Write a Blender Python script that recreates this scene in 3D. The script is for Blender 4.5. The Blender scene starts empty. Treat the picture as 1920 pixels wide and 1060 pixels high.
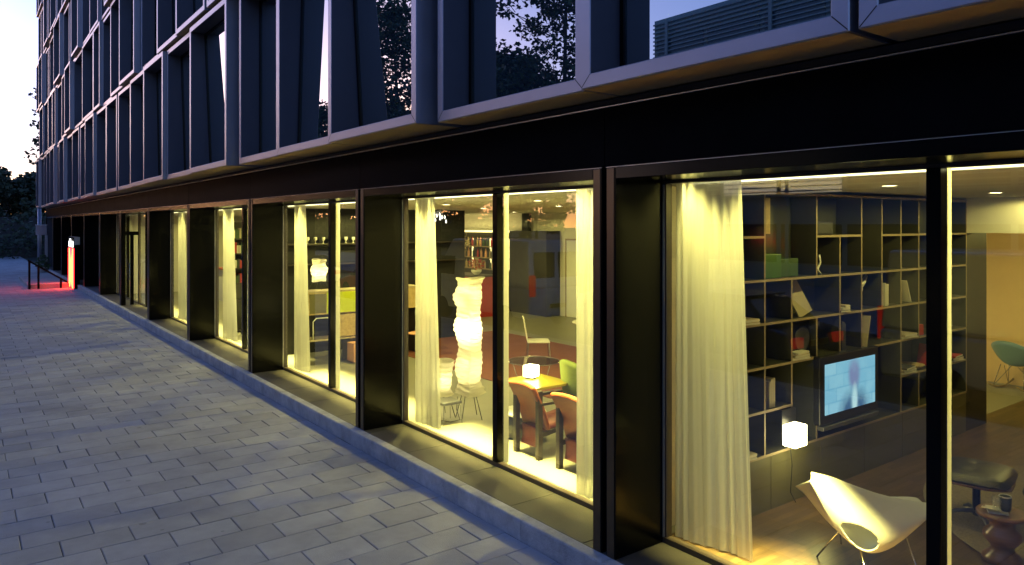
import bpy, bmesh, math, random
from mathutils import Vector, Matrix
R = math.radians
random.seed(11)
S = bpy.context.scene
C = S.collection
# ------------------------------------------------------------------ camera
CX, CY, CZ = -3.95, 0.0, 2.544
cam = bpy.data.cameras.new('camera'); camo = bpy.data.objects.new('camera', cam); C.objects.link(camo)
camo.location = (CX, CY, CZ)
camo.rotation_euler = (R(90), 0, -math.atan2(.6, .8))
cam.sensor_width = 36.0; cam.lens = 36.0 * 1371 / 1920
cam.shift_x = 0.0; cam.shift_y = -(530 - 421) / 1920
cam.clip_start = .05; cam.clip_end = 2000
S.camera = camo
# ------------------------------------------------------------------ sky, sun, exposure
W = bpy.data.worlds.new('World'); S.world = W; W.use_nodes = True
wn = W.node_tree.nodes; wl = W.node_tree.links; wn.clear()
sky = wn.new('ShaderNodeTexSky'); sky.sky_type = 'NISHITA'; sky.sun_disc = False
sky.sun_elevation = R(3.6); sky.sun_rotation = R(-21); sky.air_density = 1.0; sky.dust_density = .8; sky.ozone_density = 3.0
wb = wn.new('ShaderNodeBackground'); wb.inputs['Strength'].default_value = .15
wo = wn.new('ShaderNodeOutputWorld')
wt = wn.new('ShaderNodeVectorMath'); wt.operation = 'MULTIPLY'; wt.inputs[1].default_value = (1.04, .91, 1.36)   # the camera's cool white balance
wl.new(sky.outputs[0], wt.inputs[0]); wl.new(wt.outputs[0], wb.inputs[0]); wl.new(wb.outputs[0], wo.inputs[0])
sun = bpy.data.lights.new('sun', 'SUN'); sun.energy = .03; sun.angle = R(12); sun.color = (1, .62, .45)
suno = bpy.data.objects.new('sun', sun); C.objects.link(suno)
_sd = Vector((math.sin(R(-21)), math.cos(R(-21)), math.tan(R(2.5))))
suno.rotation_euler = _sd.to_track_quat('Z', 'Y').to_euler(); suno.location = (0, 60, 40)
S.view_settings.view_transform = 'Standard'; S.view_settings.look = 'None'
S.view_settings.gamma = 1; S.view_settings.use_curve_mapping = False
S.view_settings.exposure = 1.9
cy = S.cycles
cy.use_denoising = True
try: cy.denoiser = 'OPENIMAGEDENOISE'
except Exception: pass
cy.max_bounces = 9; cy.diffuse_bounces = 4; cy.glossy_bounces = 5; cy.transmission_bounces = 6; cy.transparent_max_bounces = 24
cy.sample_clamp_indirect = 4; cy.caustics_reflective = False; cy.caustics_refractive = False
YEL = (1.0, .86, .25)      # colour of the house's lamps
LP = .46                  # overall level of the interior lamps

# ------------------------------------------------------------------ materials
M = {}
def nodes(name):
    m = bpy.data.materials.new(name); m.use_nodes = True
    nt = m.node_tree; b = nt.nodes['Principled BSDF']; M[name] = m
    return m, nt, b
def lk(nt, a, b): nt.links.new(a, b)
def mat(name, col, rough=.6, metal=0, var=.12, scale=6., bump=.0, bscale=60., spec=.5, rvar=.0, island=0., coord='Object', stretch=None, coat=0., dirt=0.):
    m, nt, b = nodes(name); N = nt.nodes
    if coord == 'Position': src = N.new('ShaderNodeNewGeometry').outputs['Position']
    else: src = N.new('ShaderNodeTexCoord').outputs[coord]
    if stretch:
        mp = N.new('ShaderNodeMapping'); mp.inputs['Scale'].default_value = stretch; lk(nt, src, mp.inputs[0]); src = mp.outputs[0]
    nz = N.new('ShaderNodeTexNoise'); nz.inputs['Scale'].default_value = scale; nz.inputs['Detail'].default_value = 7; nz.inputs['Roughness'].default_value = .65
    lk(nt, src, nz.inputs['Vector'])
    mr = N.new('ShaderNodeMapRange'); mr.inputs[3].default_value = 1 - var * 2.2; mr.inputs[4].default_value = 1 + var * 2.2
    lk(nt, nz.outputs['Fac'], mr.inputs[0]); val = mr.outputs[0]
    if island:
        oi = N.new('ShaderNodeObjectInfo'); ge = N.new('ShaderNodeNewGeometry')
        ad = N.new('ShaderNodeMath'); lk(nt, oi.outputs['Random'], ad.inputs[0]); lk(nt, ge.outputs['Random Per Island'], ad.inputs[1])
        fr = N.new('ShaderNodeMath'); fr.operation = 'FRACT'; lk(nt, ad.outputs[0], fr.inputs[0])
        m2 = N.new('ShaderNodeMapRange'); m2.inputs[3].default_value = 1 - island; m2.inputs[4].default_value = 1 + island; lk(nt, fr.outputs[0], m2.inputs[0])
        mu = N.new('ShaderNodeMath'); mu.operation = 'MULTIPLY'; lk(nt, val, mu.inputs[0]); lk(nt, m2.outputs[0], mu.inputs[1]); val = mu.outputs[0]
    if dirt:
        n3 = N.new('ShaderNodeTexNoise'); n3.inputs['Scale'].default_value = scale * .23; n3.inputs['Detail'].default_value = 4
        lk(nt, src, n3.inputs['Vector'])
        m3 = N.new('ShaderNodeMapRange'); m3.inputs[1].default_value = .35; m3.inputs[2].default_value = .7; m3.inputs[3].default_value = 1 - dirt; m3.inputs[4].default_value = 1
        lk(nt, n3.outputs['Fac'], m3.inputs[0])
        mu = N.new('ShaderNodeMath'); mu.operation = 'MULTIPLY'; lk(nt, val, mu.inputs[0]); lk(nt, m3.outputs[0], mu.inputs[1]); val = mu.outputs[0]
    vm = N.new('ShaderNodeVectorMath'); vm.operation = 'SCALE'; vm.inputs[0].default_value = col[:3]; lk(nt, val, vm.inputs['Scale'])
    lk(nt, vm.outputs[0], b.inputs['Base Color'])
    b.inputs['Roughness'].default_value = rough; b.inputs['Metallic'].default_value = metal
    b.inputs['Specular IOR Level'].default_value = spec; b.inputs['Coat Weight'].default_value = coat
    if rvar:
        m4 = N.new('ShaderNodeMapRange'); m4.inputs[3].default_value = max(.02, rough - rvar); m4.inputs[4].default_value = rough + rvar
        lk(nt, nz.outputs['Fac'], m4.inputs[0]); lk(nt, m4.outputs[0], b.inputs['Roughness'])
    if bump:
        n2 = N.new('ShaderNodeTexNoise'); n2.inputs['Scale'].default_value = bscale; n2.inputs['Detail'].default_value = 6
        lk(nt, src, n2.inputs['Vector'])
        bp = N.new('ShaderNodeBump'); bp.inputs['Strength'].default_value = bump; bp.inputs['Distance'].default_value = .01
        lk(nt, n2.outputs['Fac'], bp.inputs['Height']); lk(nt, bp.outputs[0], b.inputs['Normal'])
    return m
def emit(name, col, strength, base=(.8, .8, .8)):
    m, nt, b = nodes(name)
    b.inputs['Base Color'].default_value = (*base, 1); b.inputs['Emission Color'].default_value = (*col, 1); b.inputs['Emission Strength'].default_value = strength*.48
    return m
def glassmat(name, tint, graze, r0, rough=0.0, back=None):
    m, nt, b = nodes(name); N = nt.nodes; out = N['Material Output']; N.remove(b)
    lw = N.new('ShaderNodeLayerWeight'); lw.inputs['Blend'].default_value = .5
    pw = N.new('ShaderNodeMath'); pw.operation = 'POWER'; pw.inputs[1].default_value = 4.2; lk(nt, lw.outputs['Facing'], pw.inputs[0])
    mm = N.new('ShaderNodeMath'); mm.operation = 'MULTIPLY_ADD'; mm.inputs[1].default_value = graze; mm.inputs[2].default_value = r0; mm.use_clamp = True
    lk(nt, pw.outputs[0], mm.inputs[0])
    gl = N.new('ShaderNodeBsdfGlossy'); gl.inputs['Roughness'].default_value = rough; gl.inputs['Color'].default_value = (1, 1, 1, 1)
    if back:
        t = N.new('ShaderNodeBsdfDiffuse'); t.inputs['Color'].default_value = (*back, 1)
    else:
        t = N.new('ShaderNodeBsdfTransparent'); t.inputs['Color'].default_value = (*tint, 1)
    mx = N.new('ShaderNodeMixShader'); lk(nt, mm.outputs[0], mx.inputs[0]); lk(nt, t.outputs[0], mx.inputs[1]); lk(nt, gl.outputs[0], mx.inputs[2])
    lk(nt, mx.outputs[0], out.inputs['Surface'])
    return m
def thinmat(name, col, translucent=.5, transparent=0., wrinkle=0., wscale=(1, 1, 14)):
    m, nt, b = nodes(name); N = nt.nodes; out = N['Material Output']; N.remove(b)
    d = N.new('ShaderNodeBsdfDiffuse'); t = N.new('ShaderNodeBsdfTranslucent'); p = N.new('ShaderNodeBsdfTransparent')
    d.inputs[0].default_value = (*col, 1); t.inputs[0].default_value = (*col, 1)
    if wrinkle:
        tc = N.new('ShaderNodeTexCoord'); mp = N.new('ShaderNodeMapping'); mp.inputs['Scale'].default_value = wscale; lk(nt, tc.outputs['Object'], mp.inputs[0])
        nz = N.new('ShaderNodeTexNoise'); nz.inputs['Scale'].default_value = 5; nz.inputs['Detail'].default_value = 5; lk(nt, mp.outputs[0], nz.inputs['Vector'])
        bp = N.new('ShaderNodeBump'); bp.inputs['Strength'].default_value = wrinkle; bp.inputs['Distance'].default_value = .03; lk(nt, nz.outputs['Fac'], bp.inputs['Height'])
        lk(nt, bp.outputs[0], d.inputs['Normal']); lk(nt, bp.outputs[0], t.inputs['Normal'])
    a = N.new('ShaderNodeMixShader'); a.inputs[0].default_value = translucent; lk(nt, d.outputs[0], a.inputs[1]); lk(nt, t.outputs[0], a.inputs[2])
    o = N.new('ShaderNodeMixShader'); o.inputs[0].default_value = transparent; lk(nt, a.outputs[0], o.inputs[1]); lk(nt, p.outputs[0], o.inputs[2])
    lk(nt, o.outputs[0], out.inputs['Surface'])
    return m

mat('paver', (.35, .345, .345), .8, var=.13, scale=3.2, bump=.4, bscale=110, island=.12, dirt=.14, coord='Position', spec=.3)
mat('paver_joint', (.05, .05, .05), .95, var=.2, scale=30, bump=.3)
mat('kerb', (.47, .465, .45), .85, var=.2, scale=14, bump=.7, bscale=70, island=.07, dirt=.3, spec=.3, coord='Position')
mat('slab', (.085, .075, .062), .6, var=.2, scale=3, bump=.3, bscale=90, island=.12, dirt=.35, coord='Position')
mat('asphalt', (.05, .05, .053), .8, var=.2, scale=30, bump=.4, bscale=120)
mat('ground', (.045, .05, .04), .95, var=.25, scale=.4)
mat('black_metal', (.0026, .0025, .0023), .20, var=.1, scale=1.5, rvar=.04, spec=.13)
mat('black_fascia', (.0045, .0045, .0047), .4, var=.3, scale=2, rvar=.08, spec=.006)
mat('bronze', (.10, .078, .052), .32, metal=.85, var=.1, scale=3, rvar=.05)
mat('rail_brown', (.045, .033, .026), .4, var=.15, scale=5)
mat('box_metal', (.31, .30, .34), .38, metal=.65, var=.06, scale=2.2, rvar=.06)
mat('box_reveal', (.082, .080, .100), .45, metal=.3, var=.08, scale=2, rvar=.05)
mat('soffit', (.46, .31, .15), .42, metal=.2, var=.12, scale=3, rvar=.08)  # warm tint stands in for lamp light bounced up from the ground
mat('trim', (.55, .54, .52), .3, metal=.8, var=.05)
mat('dark_void', (.01, .01, .012), .8)
mat('fin_white', (.42, .41, .36), .5, var=.03)
mat('plaster', (.70, .67, .60), .8, var=.03, scale=3, bump=.05)
mat('ceiling', (.62, .60, .55), .85, var=.02, scale=3)
mat('orange_wall', (.62, .42, .22), .7, var=.05, scale=2)
mat('screed', (.25, .24, .20), .38, var=.07, scale=1.6, rvar=.1, dirt=.08)
mat('dark_wall', (.03, .028, .026), .5, var=.1)
mat('shelf_edge', (.33, .255, .165), .6, var=.1, scale=20)
mat('shelf_side', (.040, .040, .024), .5, var=.12, scale=3)
mat('shelf_back', (.050, .052, .030), .45, var=.12, scale=3)
mat('base_panel', (.12, .11, .05), .38, var=.08, scale=3, rvar=.06)
mat('steel', (.55, .55, .55), .22, metal=1, var=.04)
mat('white_shell', (.60, .60, .56), .30, var=.02, coat=.3)
mat('black_leather', (.018, .016, .014), .42, var=.2, scale=14, bump=.3, bscale=60)
mat('walnut', (.20, .095, .045), .35, var=.22, scale=9, stretch=(1, 1, 5), coat=.3)
mat('rug', (.24, .19, .12), .95, var=.3, scale=60, bump=1., bscale=160)
mat('red_rug', (.20, .065, .03), .95, var=.2, scale=30, bump=.5)
mat('blue_plastic', (.16, .27, .33), .4, var=.04)
mat('orange_leather', (.25, .06, .015), .5, var=.14, scale=8, bump=.2, bscale=50)
mat('red_fabric', (.17, .03, .017), .7, var=.14, scale=8, bump=.2)
mat('green_fabric', (.28, .36, .08), .85, var=.08, scale=20, bump=.3, bscale=200)
mat('dark_wood', (.028, .02, .014), .45, var=.2, scale=8)
mat('yellow_lacquer', (.42, .33, .02), .3, var=.04)
mat('lime_lacquer', (.55, .62, .03), .35, var=.05)
mat('osb', (.48, .36, .17), .7, var=.3, scale=18)
mat('peach', (.70, .36, .22), .6, var=.05)
mat('white_plastic', (.75, .74, .70), .4, var=.03)
mat('grey_metal', (.14, .14, .15), .4, metal=.5)
mat('mug', (.05, .06, .05), .35)
mat('paper', (.60, .57, .48), .8, var=.05)
mat('book_cream', (.40, .34, .22), .7, var=.1)
mat('book_red', (.42, .03, .025), .6, var=.1)
mat('book_dark', (.04, .04, .05), .6, var=.1)
mat('book_green', (.035, .08, .02), .6, var=.1)
mat('green_box', (.05, .13, .012), .5, var=.12, scale=4)
mat('pink', (.55, .12, .2), .6)
mat('black_plastic', (.015, .015, .016), .35)
mat('red_lacquer', (.42, .03, .035), .3, var=.06)
mat('leaf', (.045, .075, .022), .6, var=.25, scale=1.2, island=.35)
mat('leaf_dark', (.03, .045, .02), .7, var=.25, scale=1., island=.35)
mat('blossom', (.60, .50, .30), .7, var=.2, island=.3)
mat('bark', (.07, .055, .042), .9, var=.25, scale=8, bump=.5, bscale=25)
mat('teal_panel', (.28, .40, .40), .35, var=.08, scale=.6)
mat('teal_slat', (.30, .38, .38), .45, var=.06, scale=.6)
mat('office_glass', (.02, .04, .05), .1, var=.1, spec=.8)
mat('brick_pink', (.42, .24, .19), .8, var=.12, scale=3)
mat('concrete', (.33, .33, .32), .8, var=.12, scale=2, bump=.2, dirt=.2)
mat('rubber', (.015, .015, .015), .8)
mat('paint_silver', (.45, .48, .52), .25, metal=.5, coat=.6)
mat('paint_white', (.72, .73, .75), .3, coat=.6)
mat('paint_dark', (.02, .024, .03), .25, coat=.8)
mat('car_glass', (.012, .014, .016), .08, spec=.8)
emit('tail_lamp', (1, .03, .02), .35, (.3, .01, .01))
emit('window_lit', (1, .82, .55), .7)
emit('lamp_white', YEL, 9.)
emit('lamp_cube', (1, .88, .5), 7.)
emit('downlight_glow', (1, .86, .5), 16.)
emit('led', (1, .92, .55), 2.2)  # glow of the lit ceiling edge, not a lamp of its own
emit('bar_glow', (1, .80, .30), 1.6)
emit('sign_white', (1, .98, .95), 2.2)
emit('sign_orange', (1, .20, .015), 3.)
emit('sign_red', (1, .006, .010), 16., (.4, .01, .01))
emit('crystal', (1, .95, .8), 3.)
glassmat('shop_glass', (.92, .95, .85), .55, .13)
glassmat('dark_glass', (.10, .10, .11), .8, .07)
glassmat('upper_glass', (0, 0, 0), .35, .37, back=(.018, .034, .046))
glassmat('drink_glass', (.95, .96, .95), .9, .1)
thinmat('curtain', (.74, .74, .70), .55, .12)
thinmat('paper_shade', (.72, .69, .58), .72, 0., .9)
def wood_floor():
    m, nt, b = nodes('parquet'); N = nt.nodes
    tc = N.new('ShaderNodeTexCoord')
    br = N.new('ShaderNodeTexBrick'); br.inputs['Scale'].default_value = 1.; br.inputs['Brick Width'].default_value = .42; br.inputs['Row Height'].default_value = .065
    br.inputs['Mortar Size'].default_value = .0014; br.inputs['Color1'].default_value = (.13, .080, .036, 1); br.inputs['Color2'].default_value = (.075, .047, .022, 1); br.inputs['Mortar'].default_value = (.03, .015, .008, 1)
    lk(nt, tc.outputs['Object'], br.inputs['Vector'])
    mp = N.new('ShaderNodeMapping'); mp.inputs['Scale'].default_value = (4, 45, 1); lk(nt, tc.outputs['Object'], mp.inputs[0])
    nz = N.new('ShaderNodeTexNoise'); nz.inputs['Scale'].default_value = 2; nz.inputs['Detail'].default_value = 6; lk(nt, mp.outputs[0], nz.inputs['Vector'])
    mr = N.new('ShaderNodeMapRange'); mr.inputs[3].default_value = .6; mr.inputs[4].default_value = 1.4; lk(nt, nz.outputs['Fac'], mr.inputs[0])
    vm = N.new('ShaderNodeVectorMath'); vm.operation = 'SCALE'; lk(nt, br.outputs['Color'], vm.inputs[0]); lk(nt, mr.outputs[0], vm.inputs['Scale'])
    lk(nt, vm.outputs[0], b.inputs['Base Color']); b.inputs['Roughness'].default_value = .36
    bp = N.new('ShaderNodeBump'); bp.inputs['Strength'].default_value = .2; bp.inputs['Distance'].default_value = .002; lk(nt, br.outputs['Fac'], bp.inputs['Height']); bp.invert = True
    lk(nt, bp.outputs[0], b.inputs['Normal'])
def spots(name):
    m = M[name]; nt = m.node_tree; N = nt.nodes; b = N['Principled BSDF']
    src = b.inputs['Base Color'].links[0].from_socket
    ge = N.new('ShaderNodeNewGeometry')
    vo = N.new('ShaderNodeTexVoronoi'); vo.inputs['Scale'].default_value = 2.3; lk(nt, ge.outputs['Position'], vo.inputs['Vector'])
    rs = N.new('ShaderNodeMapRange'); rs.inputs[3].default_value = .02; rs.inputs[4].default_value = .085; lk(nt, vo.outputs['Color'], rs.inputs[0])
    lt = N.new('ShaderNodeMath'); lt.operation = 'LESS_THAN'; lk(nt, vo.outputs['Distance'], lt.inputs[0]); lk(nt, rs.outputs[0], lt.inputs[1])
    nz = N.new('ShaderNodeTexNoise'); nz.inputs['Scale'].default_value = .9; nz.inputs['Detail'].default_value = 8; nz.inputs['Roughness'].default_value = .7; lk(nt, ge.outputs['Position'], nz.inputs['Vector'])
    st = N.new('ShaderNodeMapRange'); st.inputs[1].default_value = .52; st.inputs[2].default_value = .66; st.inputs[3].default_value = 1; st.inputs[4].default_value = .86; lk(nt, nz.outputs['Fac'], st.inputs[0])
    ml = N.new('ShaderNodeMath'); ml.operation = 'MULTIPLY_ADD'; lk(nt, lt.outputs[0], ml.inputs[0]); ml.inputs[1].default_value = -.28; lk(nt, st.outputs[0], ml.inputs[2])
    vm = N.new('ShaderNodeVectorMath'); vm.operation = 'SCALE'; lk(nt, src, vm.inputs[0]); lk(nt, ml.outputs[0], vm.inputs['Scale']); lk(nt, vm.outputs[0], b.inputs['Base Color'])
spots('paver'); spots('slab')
wood_floor()
def screen_mat():
    m, nt, b = nodes('tv_picture'); N = nt.nodes
    tc = N.new('ShaderNodeTexCoord')
    sp = N.new('ShaderNodeSeparateXYZ'); lk(nt, tc.outputs['Object'], sp.inputs[0])
    cb = N.new('ShaderNodeCombineXYZ'); lk(nt, sp.outputs[0], cb.inputs[0]); lk(nt, sp.outputs[2], cb.inputs[1])
    br = N.new('ShaderNodeTexBrick'); br.inputs['Scale'].default_value = 1; br.inputs['Brick Width'].default_value = .27; br.inputs['Row Height'].default_value = .13; br.inputs['Mortar Size'].default_value = .012; br.inputs['Mortar Smooth'].default_value = 1
    br.inputs['Color1'].default_value = (.20, .50, .74, 1); br.inputs['Color2'].default_value = (.30, .60, .80, 1); br.inputs['Mortar'].default_value = (.15, .42, .66, 1)
    lk(nt, cb.outputs[0], br.inputs['Vector'])
    nz = N.new('ShaderNodeTexNoise'); nz.inputs['Scale'].default_value = 4.2; nz.inputs['Detail'].default_value = 3; lk(nt, cb.outputs[0], nz.inputs['Vector'])
    def ell(cx, cz, rx, rz, soft):
        a = N.new('ShaderNodeVectorMath'); a.operation = 'SUBTRACT'; lk(nt, cb.outputs[0], a.inputs[0]); a.inputs[1].default_value = (cx, cz, 0)
        d = N.new('ShaderNodeVectorMath'); d.operation = 'DIVIDE'; lk(nt, a.outputs[0], d.inputs[0]); d.inputs[1].default_value = (rx, rz, 1)
        l = N.new('ShaderNodeVectorMath'); l.operation = 'LENGTH'; lk(nt, d.outputs[0], l.inputs[0])
        r = N.new('ShaderNodeMapRange'); r.inputs[1].default_value = 1 - soft; r.inputs[2].default_value = 1 + soft; r.inputs[3].default_value = 1; r.inputs[4].default_value = 0; lk(nt, l.outputs['Value'], r.inputs[0])
        return r.outputs[0]
    col = br.outputs['Color']
    for (e, c2) in ((ell(.06, .10, .10, .15, .35), (.20, .26, .50, 1)), (ell(.07, -.26, .26, .2, .3), (.05, .13, .28, 1)), (ell(.07, -.16, .05, .14, .4), (.55, .80, .90, 1))):
        mx = N.new('ShaderNodeMix'); mx.data_type = 'RGBA'; lk(nt, e, mx.inputs[0]); lk(nt, col, mx.inputs[6]); mx.inputs[7].default_value = c2; col = mx.outputs[2]
    mx = N.new('ShaderNodeMix'); mx.data_type = 'RGBA'; mx.inputs[7].default_value = (.3, .62, .82, 1); lk(nt, col, mx.inputs[6])
    mr = N.new('ShaderNodeMapRange'); mr.inputs[1].default_value = .45; mr.inputs[2].default_value = .75; mr.inputs[4].default_value = .6; lk(nt, nz.outputs['Fac'], mr.inputs[0]); lk(nt, mr.outputs[0], mx.inputs[0])
    lk(nt, mx.outputs[2], b.inputs['Emission Color']); b.inputs['Emission Strength'].default_value = .28
    b.inputs['Base Color'].default_value = (.01, .01, .01, 1); b.inputs['Roughness'].default_value = .2
screen_mat()

# ------------------------------------------------------------------ mesh helpers
class MB:
    def __init__(s): s.v = []; s.f = []
    def box(s, x0, x1, y0, y1, z0, z1):
        n = len(s.v); s.v += [(x0,y0,z0),(x1,y0,z0),(x1,y1,z0),(x0,y1,z0),(x0,y0,z1),(x1,y0,z1),(x1,y1,z1),(x0,y1,z1)]
        s.f += [tuple(n+i for i in q) for q in ((0,3,2,1),(4,5,6,7),(0,1,5,4),(1,2,6,5),(2,3,7,6),(3,0,4,7))]; return s
    def obox(s, c, size, rot=None):
        n = len(s.v); m = (rot or Matrix.Identity(3)); c = Vector(c)
        for sx, sy, sz in ((-1,-1,-1),(1,-1,-1),(1,1,-1),(-1,1,-1),(-1,-1,1),(1,-1,1),(1,1,1),(-1,1,1)):
            s.v.append(tuple(c + m @ Vector((sx*size[0]/2, sy*size[1]/2, sz*size[2]/2))))
        s.f += [tuple(n+i for i in q) for q in ((0,3,2,1),(4,5,6,7),(0,1,5,4),(1,2,6,5),(2,3,7,6),(3,0,4,7))]; return s
    def bar(s, a, b, w, h=None):
        a = Vector(a); b = Vector(b); d = b - a; q = d.to_track_quat('Y', 'Z').to_matrix()
        return s.obox((a+b)/2, (w, d.length, h or w), q)
    def tube(s, pts, rad, n=8, caps=True):
        pts = [Vector(p) for p in pts]; rad = rad if isinstance(rad, (list, tuple)) else [rad]*len(pts)
        b0 = len(s.v); up = None
        for i, p in enumerate(pts):
            d = (pts[min(i+1, len(pts)-1)] - pts[max(i-1, 0)]).normalized()
            if up is None:
                up = Vector((0,0,1)) if abs(d.z) < .9 else Vector((1,0,0))
            a = d.cross(up).normalized(); c = a.cross(d).normalized(); up = c
            for k in range(n):
                t = 2*math.pi*k/n; s.v.append(tuple(p + a*math.cos(t)*rad[i] + c*math.sin(t)*rad[i]))
        for i in range(len(pts)-1):
            for k in range(n):
                k2 = (k+1) % n; s.f.append((b0+i*n+k, b0+i*n+k2, b0+(i+1)*n+k2, b0+(i+1)*n+k))
        if caps:
            s.f.append(tuple(b0+k for k in range(n-1, -1, -1))); s.f.append(tuple(b0+(len(pts)-1)*n+k for k in range(n)))
        return s
    def lathe(s, prof, c=(0,0,0), n=24, close=True):
        b0 = len(s.v)
        for r, z in prof:
            for k in range(n):
                t = 2*math.pi*k/n; s.v.append((c[0]+r*math.cos(t), c[1]+r*math.sin(t), c[2]+z))
        for i in range(len(prof)-1):
            for k in range(n):
                k2 = (k+1) % n; s.f.append((b0+i*n+k, b0+i*n+k2, b0+(i+1)*n+k2, b0+(i+1)*n+k))
        if close:
            s.f.append(tuple(b0+k for k in range(n-1,-1,-1))); s.f.append(tuple(b0+(len(prof)-1)*n+k for k in range(n)))
        return s
    def prism(s, poly, ax, a0, a1):           # poly in the two other axes, extruded along axis ax
        n = len(s.v); k = len(poly)
        for a in (a0, a1):
            for p, q in poly:
                s.v.append((a,p,q) if ax == 0 else (p,a,q) if ax == 1 else (p,q,a))
        s.f.append(tuple(range(n, n+k))); s.f.append(tuple(range(n+2*k-1, n+k-1, -1)))
        for i in range(k):
            j = (i+1) % k; s.f.append((n+i, n+k+i, n+k+j, n+j))
        return s
    def grid(s, fn, nu, nv, wrap=False, skip=None):
        b0 = len(s.v); cu = nu if wrap else nu+1
        for j in range(nv+1):
            for i in range(cu): s.v.append(tuple(fn(i/nu, j/nv)))
        for j in range(nv):
            for i in range(nu):
                if skip and skip((i+.5)/nu, (j+.5)/nv): continue
                i2 = (i+1) % cu; s.f.append((b0+j*cu+i, b0+j*cu+i2, b0+(j+1)*cu+i2, b0+(j+1)*cu+i))
        return s
    def loops(s, loops, cap_last=False, cap_first=False):
        b0 = len(s.v); n = len(loops[0])
        for l in loops: s.v += [tuple(p) for p in l]
        for i in range(len(loops)-1):
            for k in range(n):
                k2 = (k+1) % n; s.f.append((b0+i*n+k, b0+i*n+k2, b0+(i+1)*n+k2, b0+(i+1)*n+k))
        if cap_last: s.f.append(tuple(b0+(len(loops)-1)*n+k for k in range(n)))
        if cap_first: s.f.append(tuple(b0+k for k in range(n-1,-1,-1)))
        return s
    def mesh(s, name, m, smooth=False, fix=True):
        me = bpy.data.meshes.new(name); me.from_pydata(s.v, [], s.f)
        if fix:
            bm = bmesh.new(); bm.from_mesh(me); bmesh.ops.recalc_face_normals(bm, faces=bm.faces); bm.to_mesh(me); bm.free()
        me.materials.append(M[m])
        if smooth:
            for p in me.polygons: p.use_smooth = True
        me.update(); return me
ORD = 'first second third fourth fifth sixth seventh eighth ninth tenth eleventh twelfth thirteenth fourteenth fifteenth sixteenth seventeenth eighteenth nineteenth twentieth twenty-first twenty-second twenty-third twenty-fourth twenty-fifth twenty-sixth twenty-seventh twenty-eighth twenty-ninth thirtieth'.split()
def tag(o, label=None, cat=None, group=None, kind=None):
    if label: o['label'] = label
    if cat: o['category'] = cat
    if group: o['group'] = group
    if kind: o['kind'] = kind
    return o
def link(name, me, parent=None, loc=None, rz=None):
    o = bpy.data.objects.new(name, me); C.objects.link(o)
    if parent: o.parent = parent
    if loc is not None: o.location = loc
    if rz is not None: o.rotation_euler = (0, 0, rz)
    return o
def mk(name, mb, m, parent=None, loc=None, rz=None, smooth=False, bev=0, sub=0, solid=0, fix=True):
    o = link(name, mb.mesh(name, m, smooth, fix), parent, loc, rz)
    if solid:
        q = o.modifiers.new('solid', 'SOLIDIFY'); q.thickness = solid; q.offset = 0
    if sub:
        q = o.modifiers.new('sub', 'SUBSURF'); q.levels = q.render_levels = sub
    if bev:
        q = o.modifiers.new('bevel', 'BEVEL'); q.width = bev; q.segments = 2; q.limit_method = 'ANGLE'; q.angle_limit = R(40)
    return o
def empty(name, loc=(0,0,0), rz=0, label=None, cat=None, group=None, kind=None):
    o = bpy.data.objects.new(name, None); C.objects.link(o); o.location = loc; o.rotation_euler = (0,0,rz); o.empty_display_size = .1
    return tag(o, label, cat, group, kind)
def copy_tree(o, parent=None):
    c = o.copy(); C.objects.link(c); c.parent = parent
    for ch in list(o.children): copy_tree(ch, c)
    return c
def light(name, kind, loc, power, col=YEL, parent=None, size=.1, sizey=None, rot=None, spot=None, blend=.5):
    l = bpy.data.lights.new(name, kind); l.energy = power; l.color = col
    if kind == 'AREA':
        l.shape = 'RECTANGLE'; l.size = size; l.size_y = sizey or size
    else: l.shadow_soft_size = size
    if kind == 'SPOT': l.spot_size = spot; l.spot_blend = blend
    o = bpy.data.objects.new(name, l); C.objects.link(o); o.location = loc
    if rot: o.rotation_euler = rot
    if parent: o.parent = parent
    return o
def proj(x, y, z):
    D = x - CX; d = .6*D + .8*y
    if d < .1: return None
    return 960 + 1371*(.8*D - .6*y)/d, 421 - (z-CZ)/d*1371, d
def text_mesh(name, body, m, size, extrude=.003, bold=0.):
    cu = bpy.data.curves.new(name, 'FONT'); cu.body = body; cu.size = size; cu.extrude = extrude; cu.offset = bold; cu.align_x = 'CENTER'
    t = bpy.data.objects.new(name, cu); C.objects.link(t)
    me = bpy.data.meshes.new_from_object(t.evaluated_get(bpy.context.evaluated_depsgraph_get()))
    bpy.data.objects.remove(t); me.materials.clear(); me.materials.append(M[m]); me.name = name
    return me
PZ = -.176            # level of the street paving; the floor of the house is z = 0
P = 4.345             # width of a ground-floor bay
def pil(j): return 3.96 + j*P      # near edge of pillar j (0.25 wide)

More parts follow.
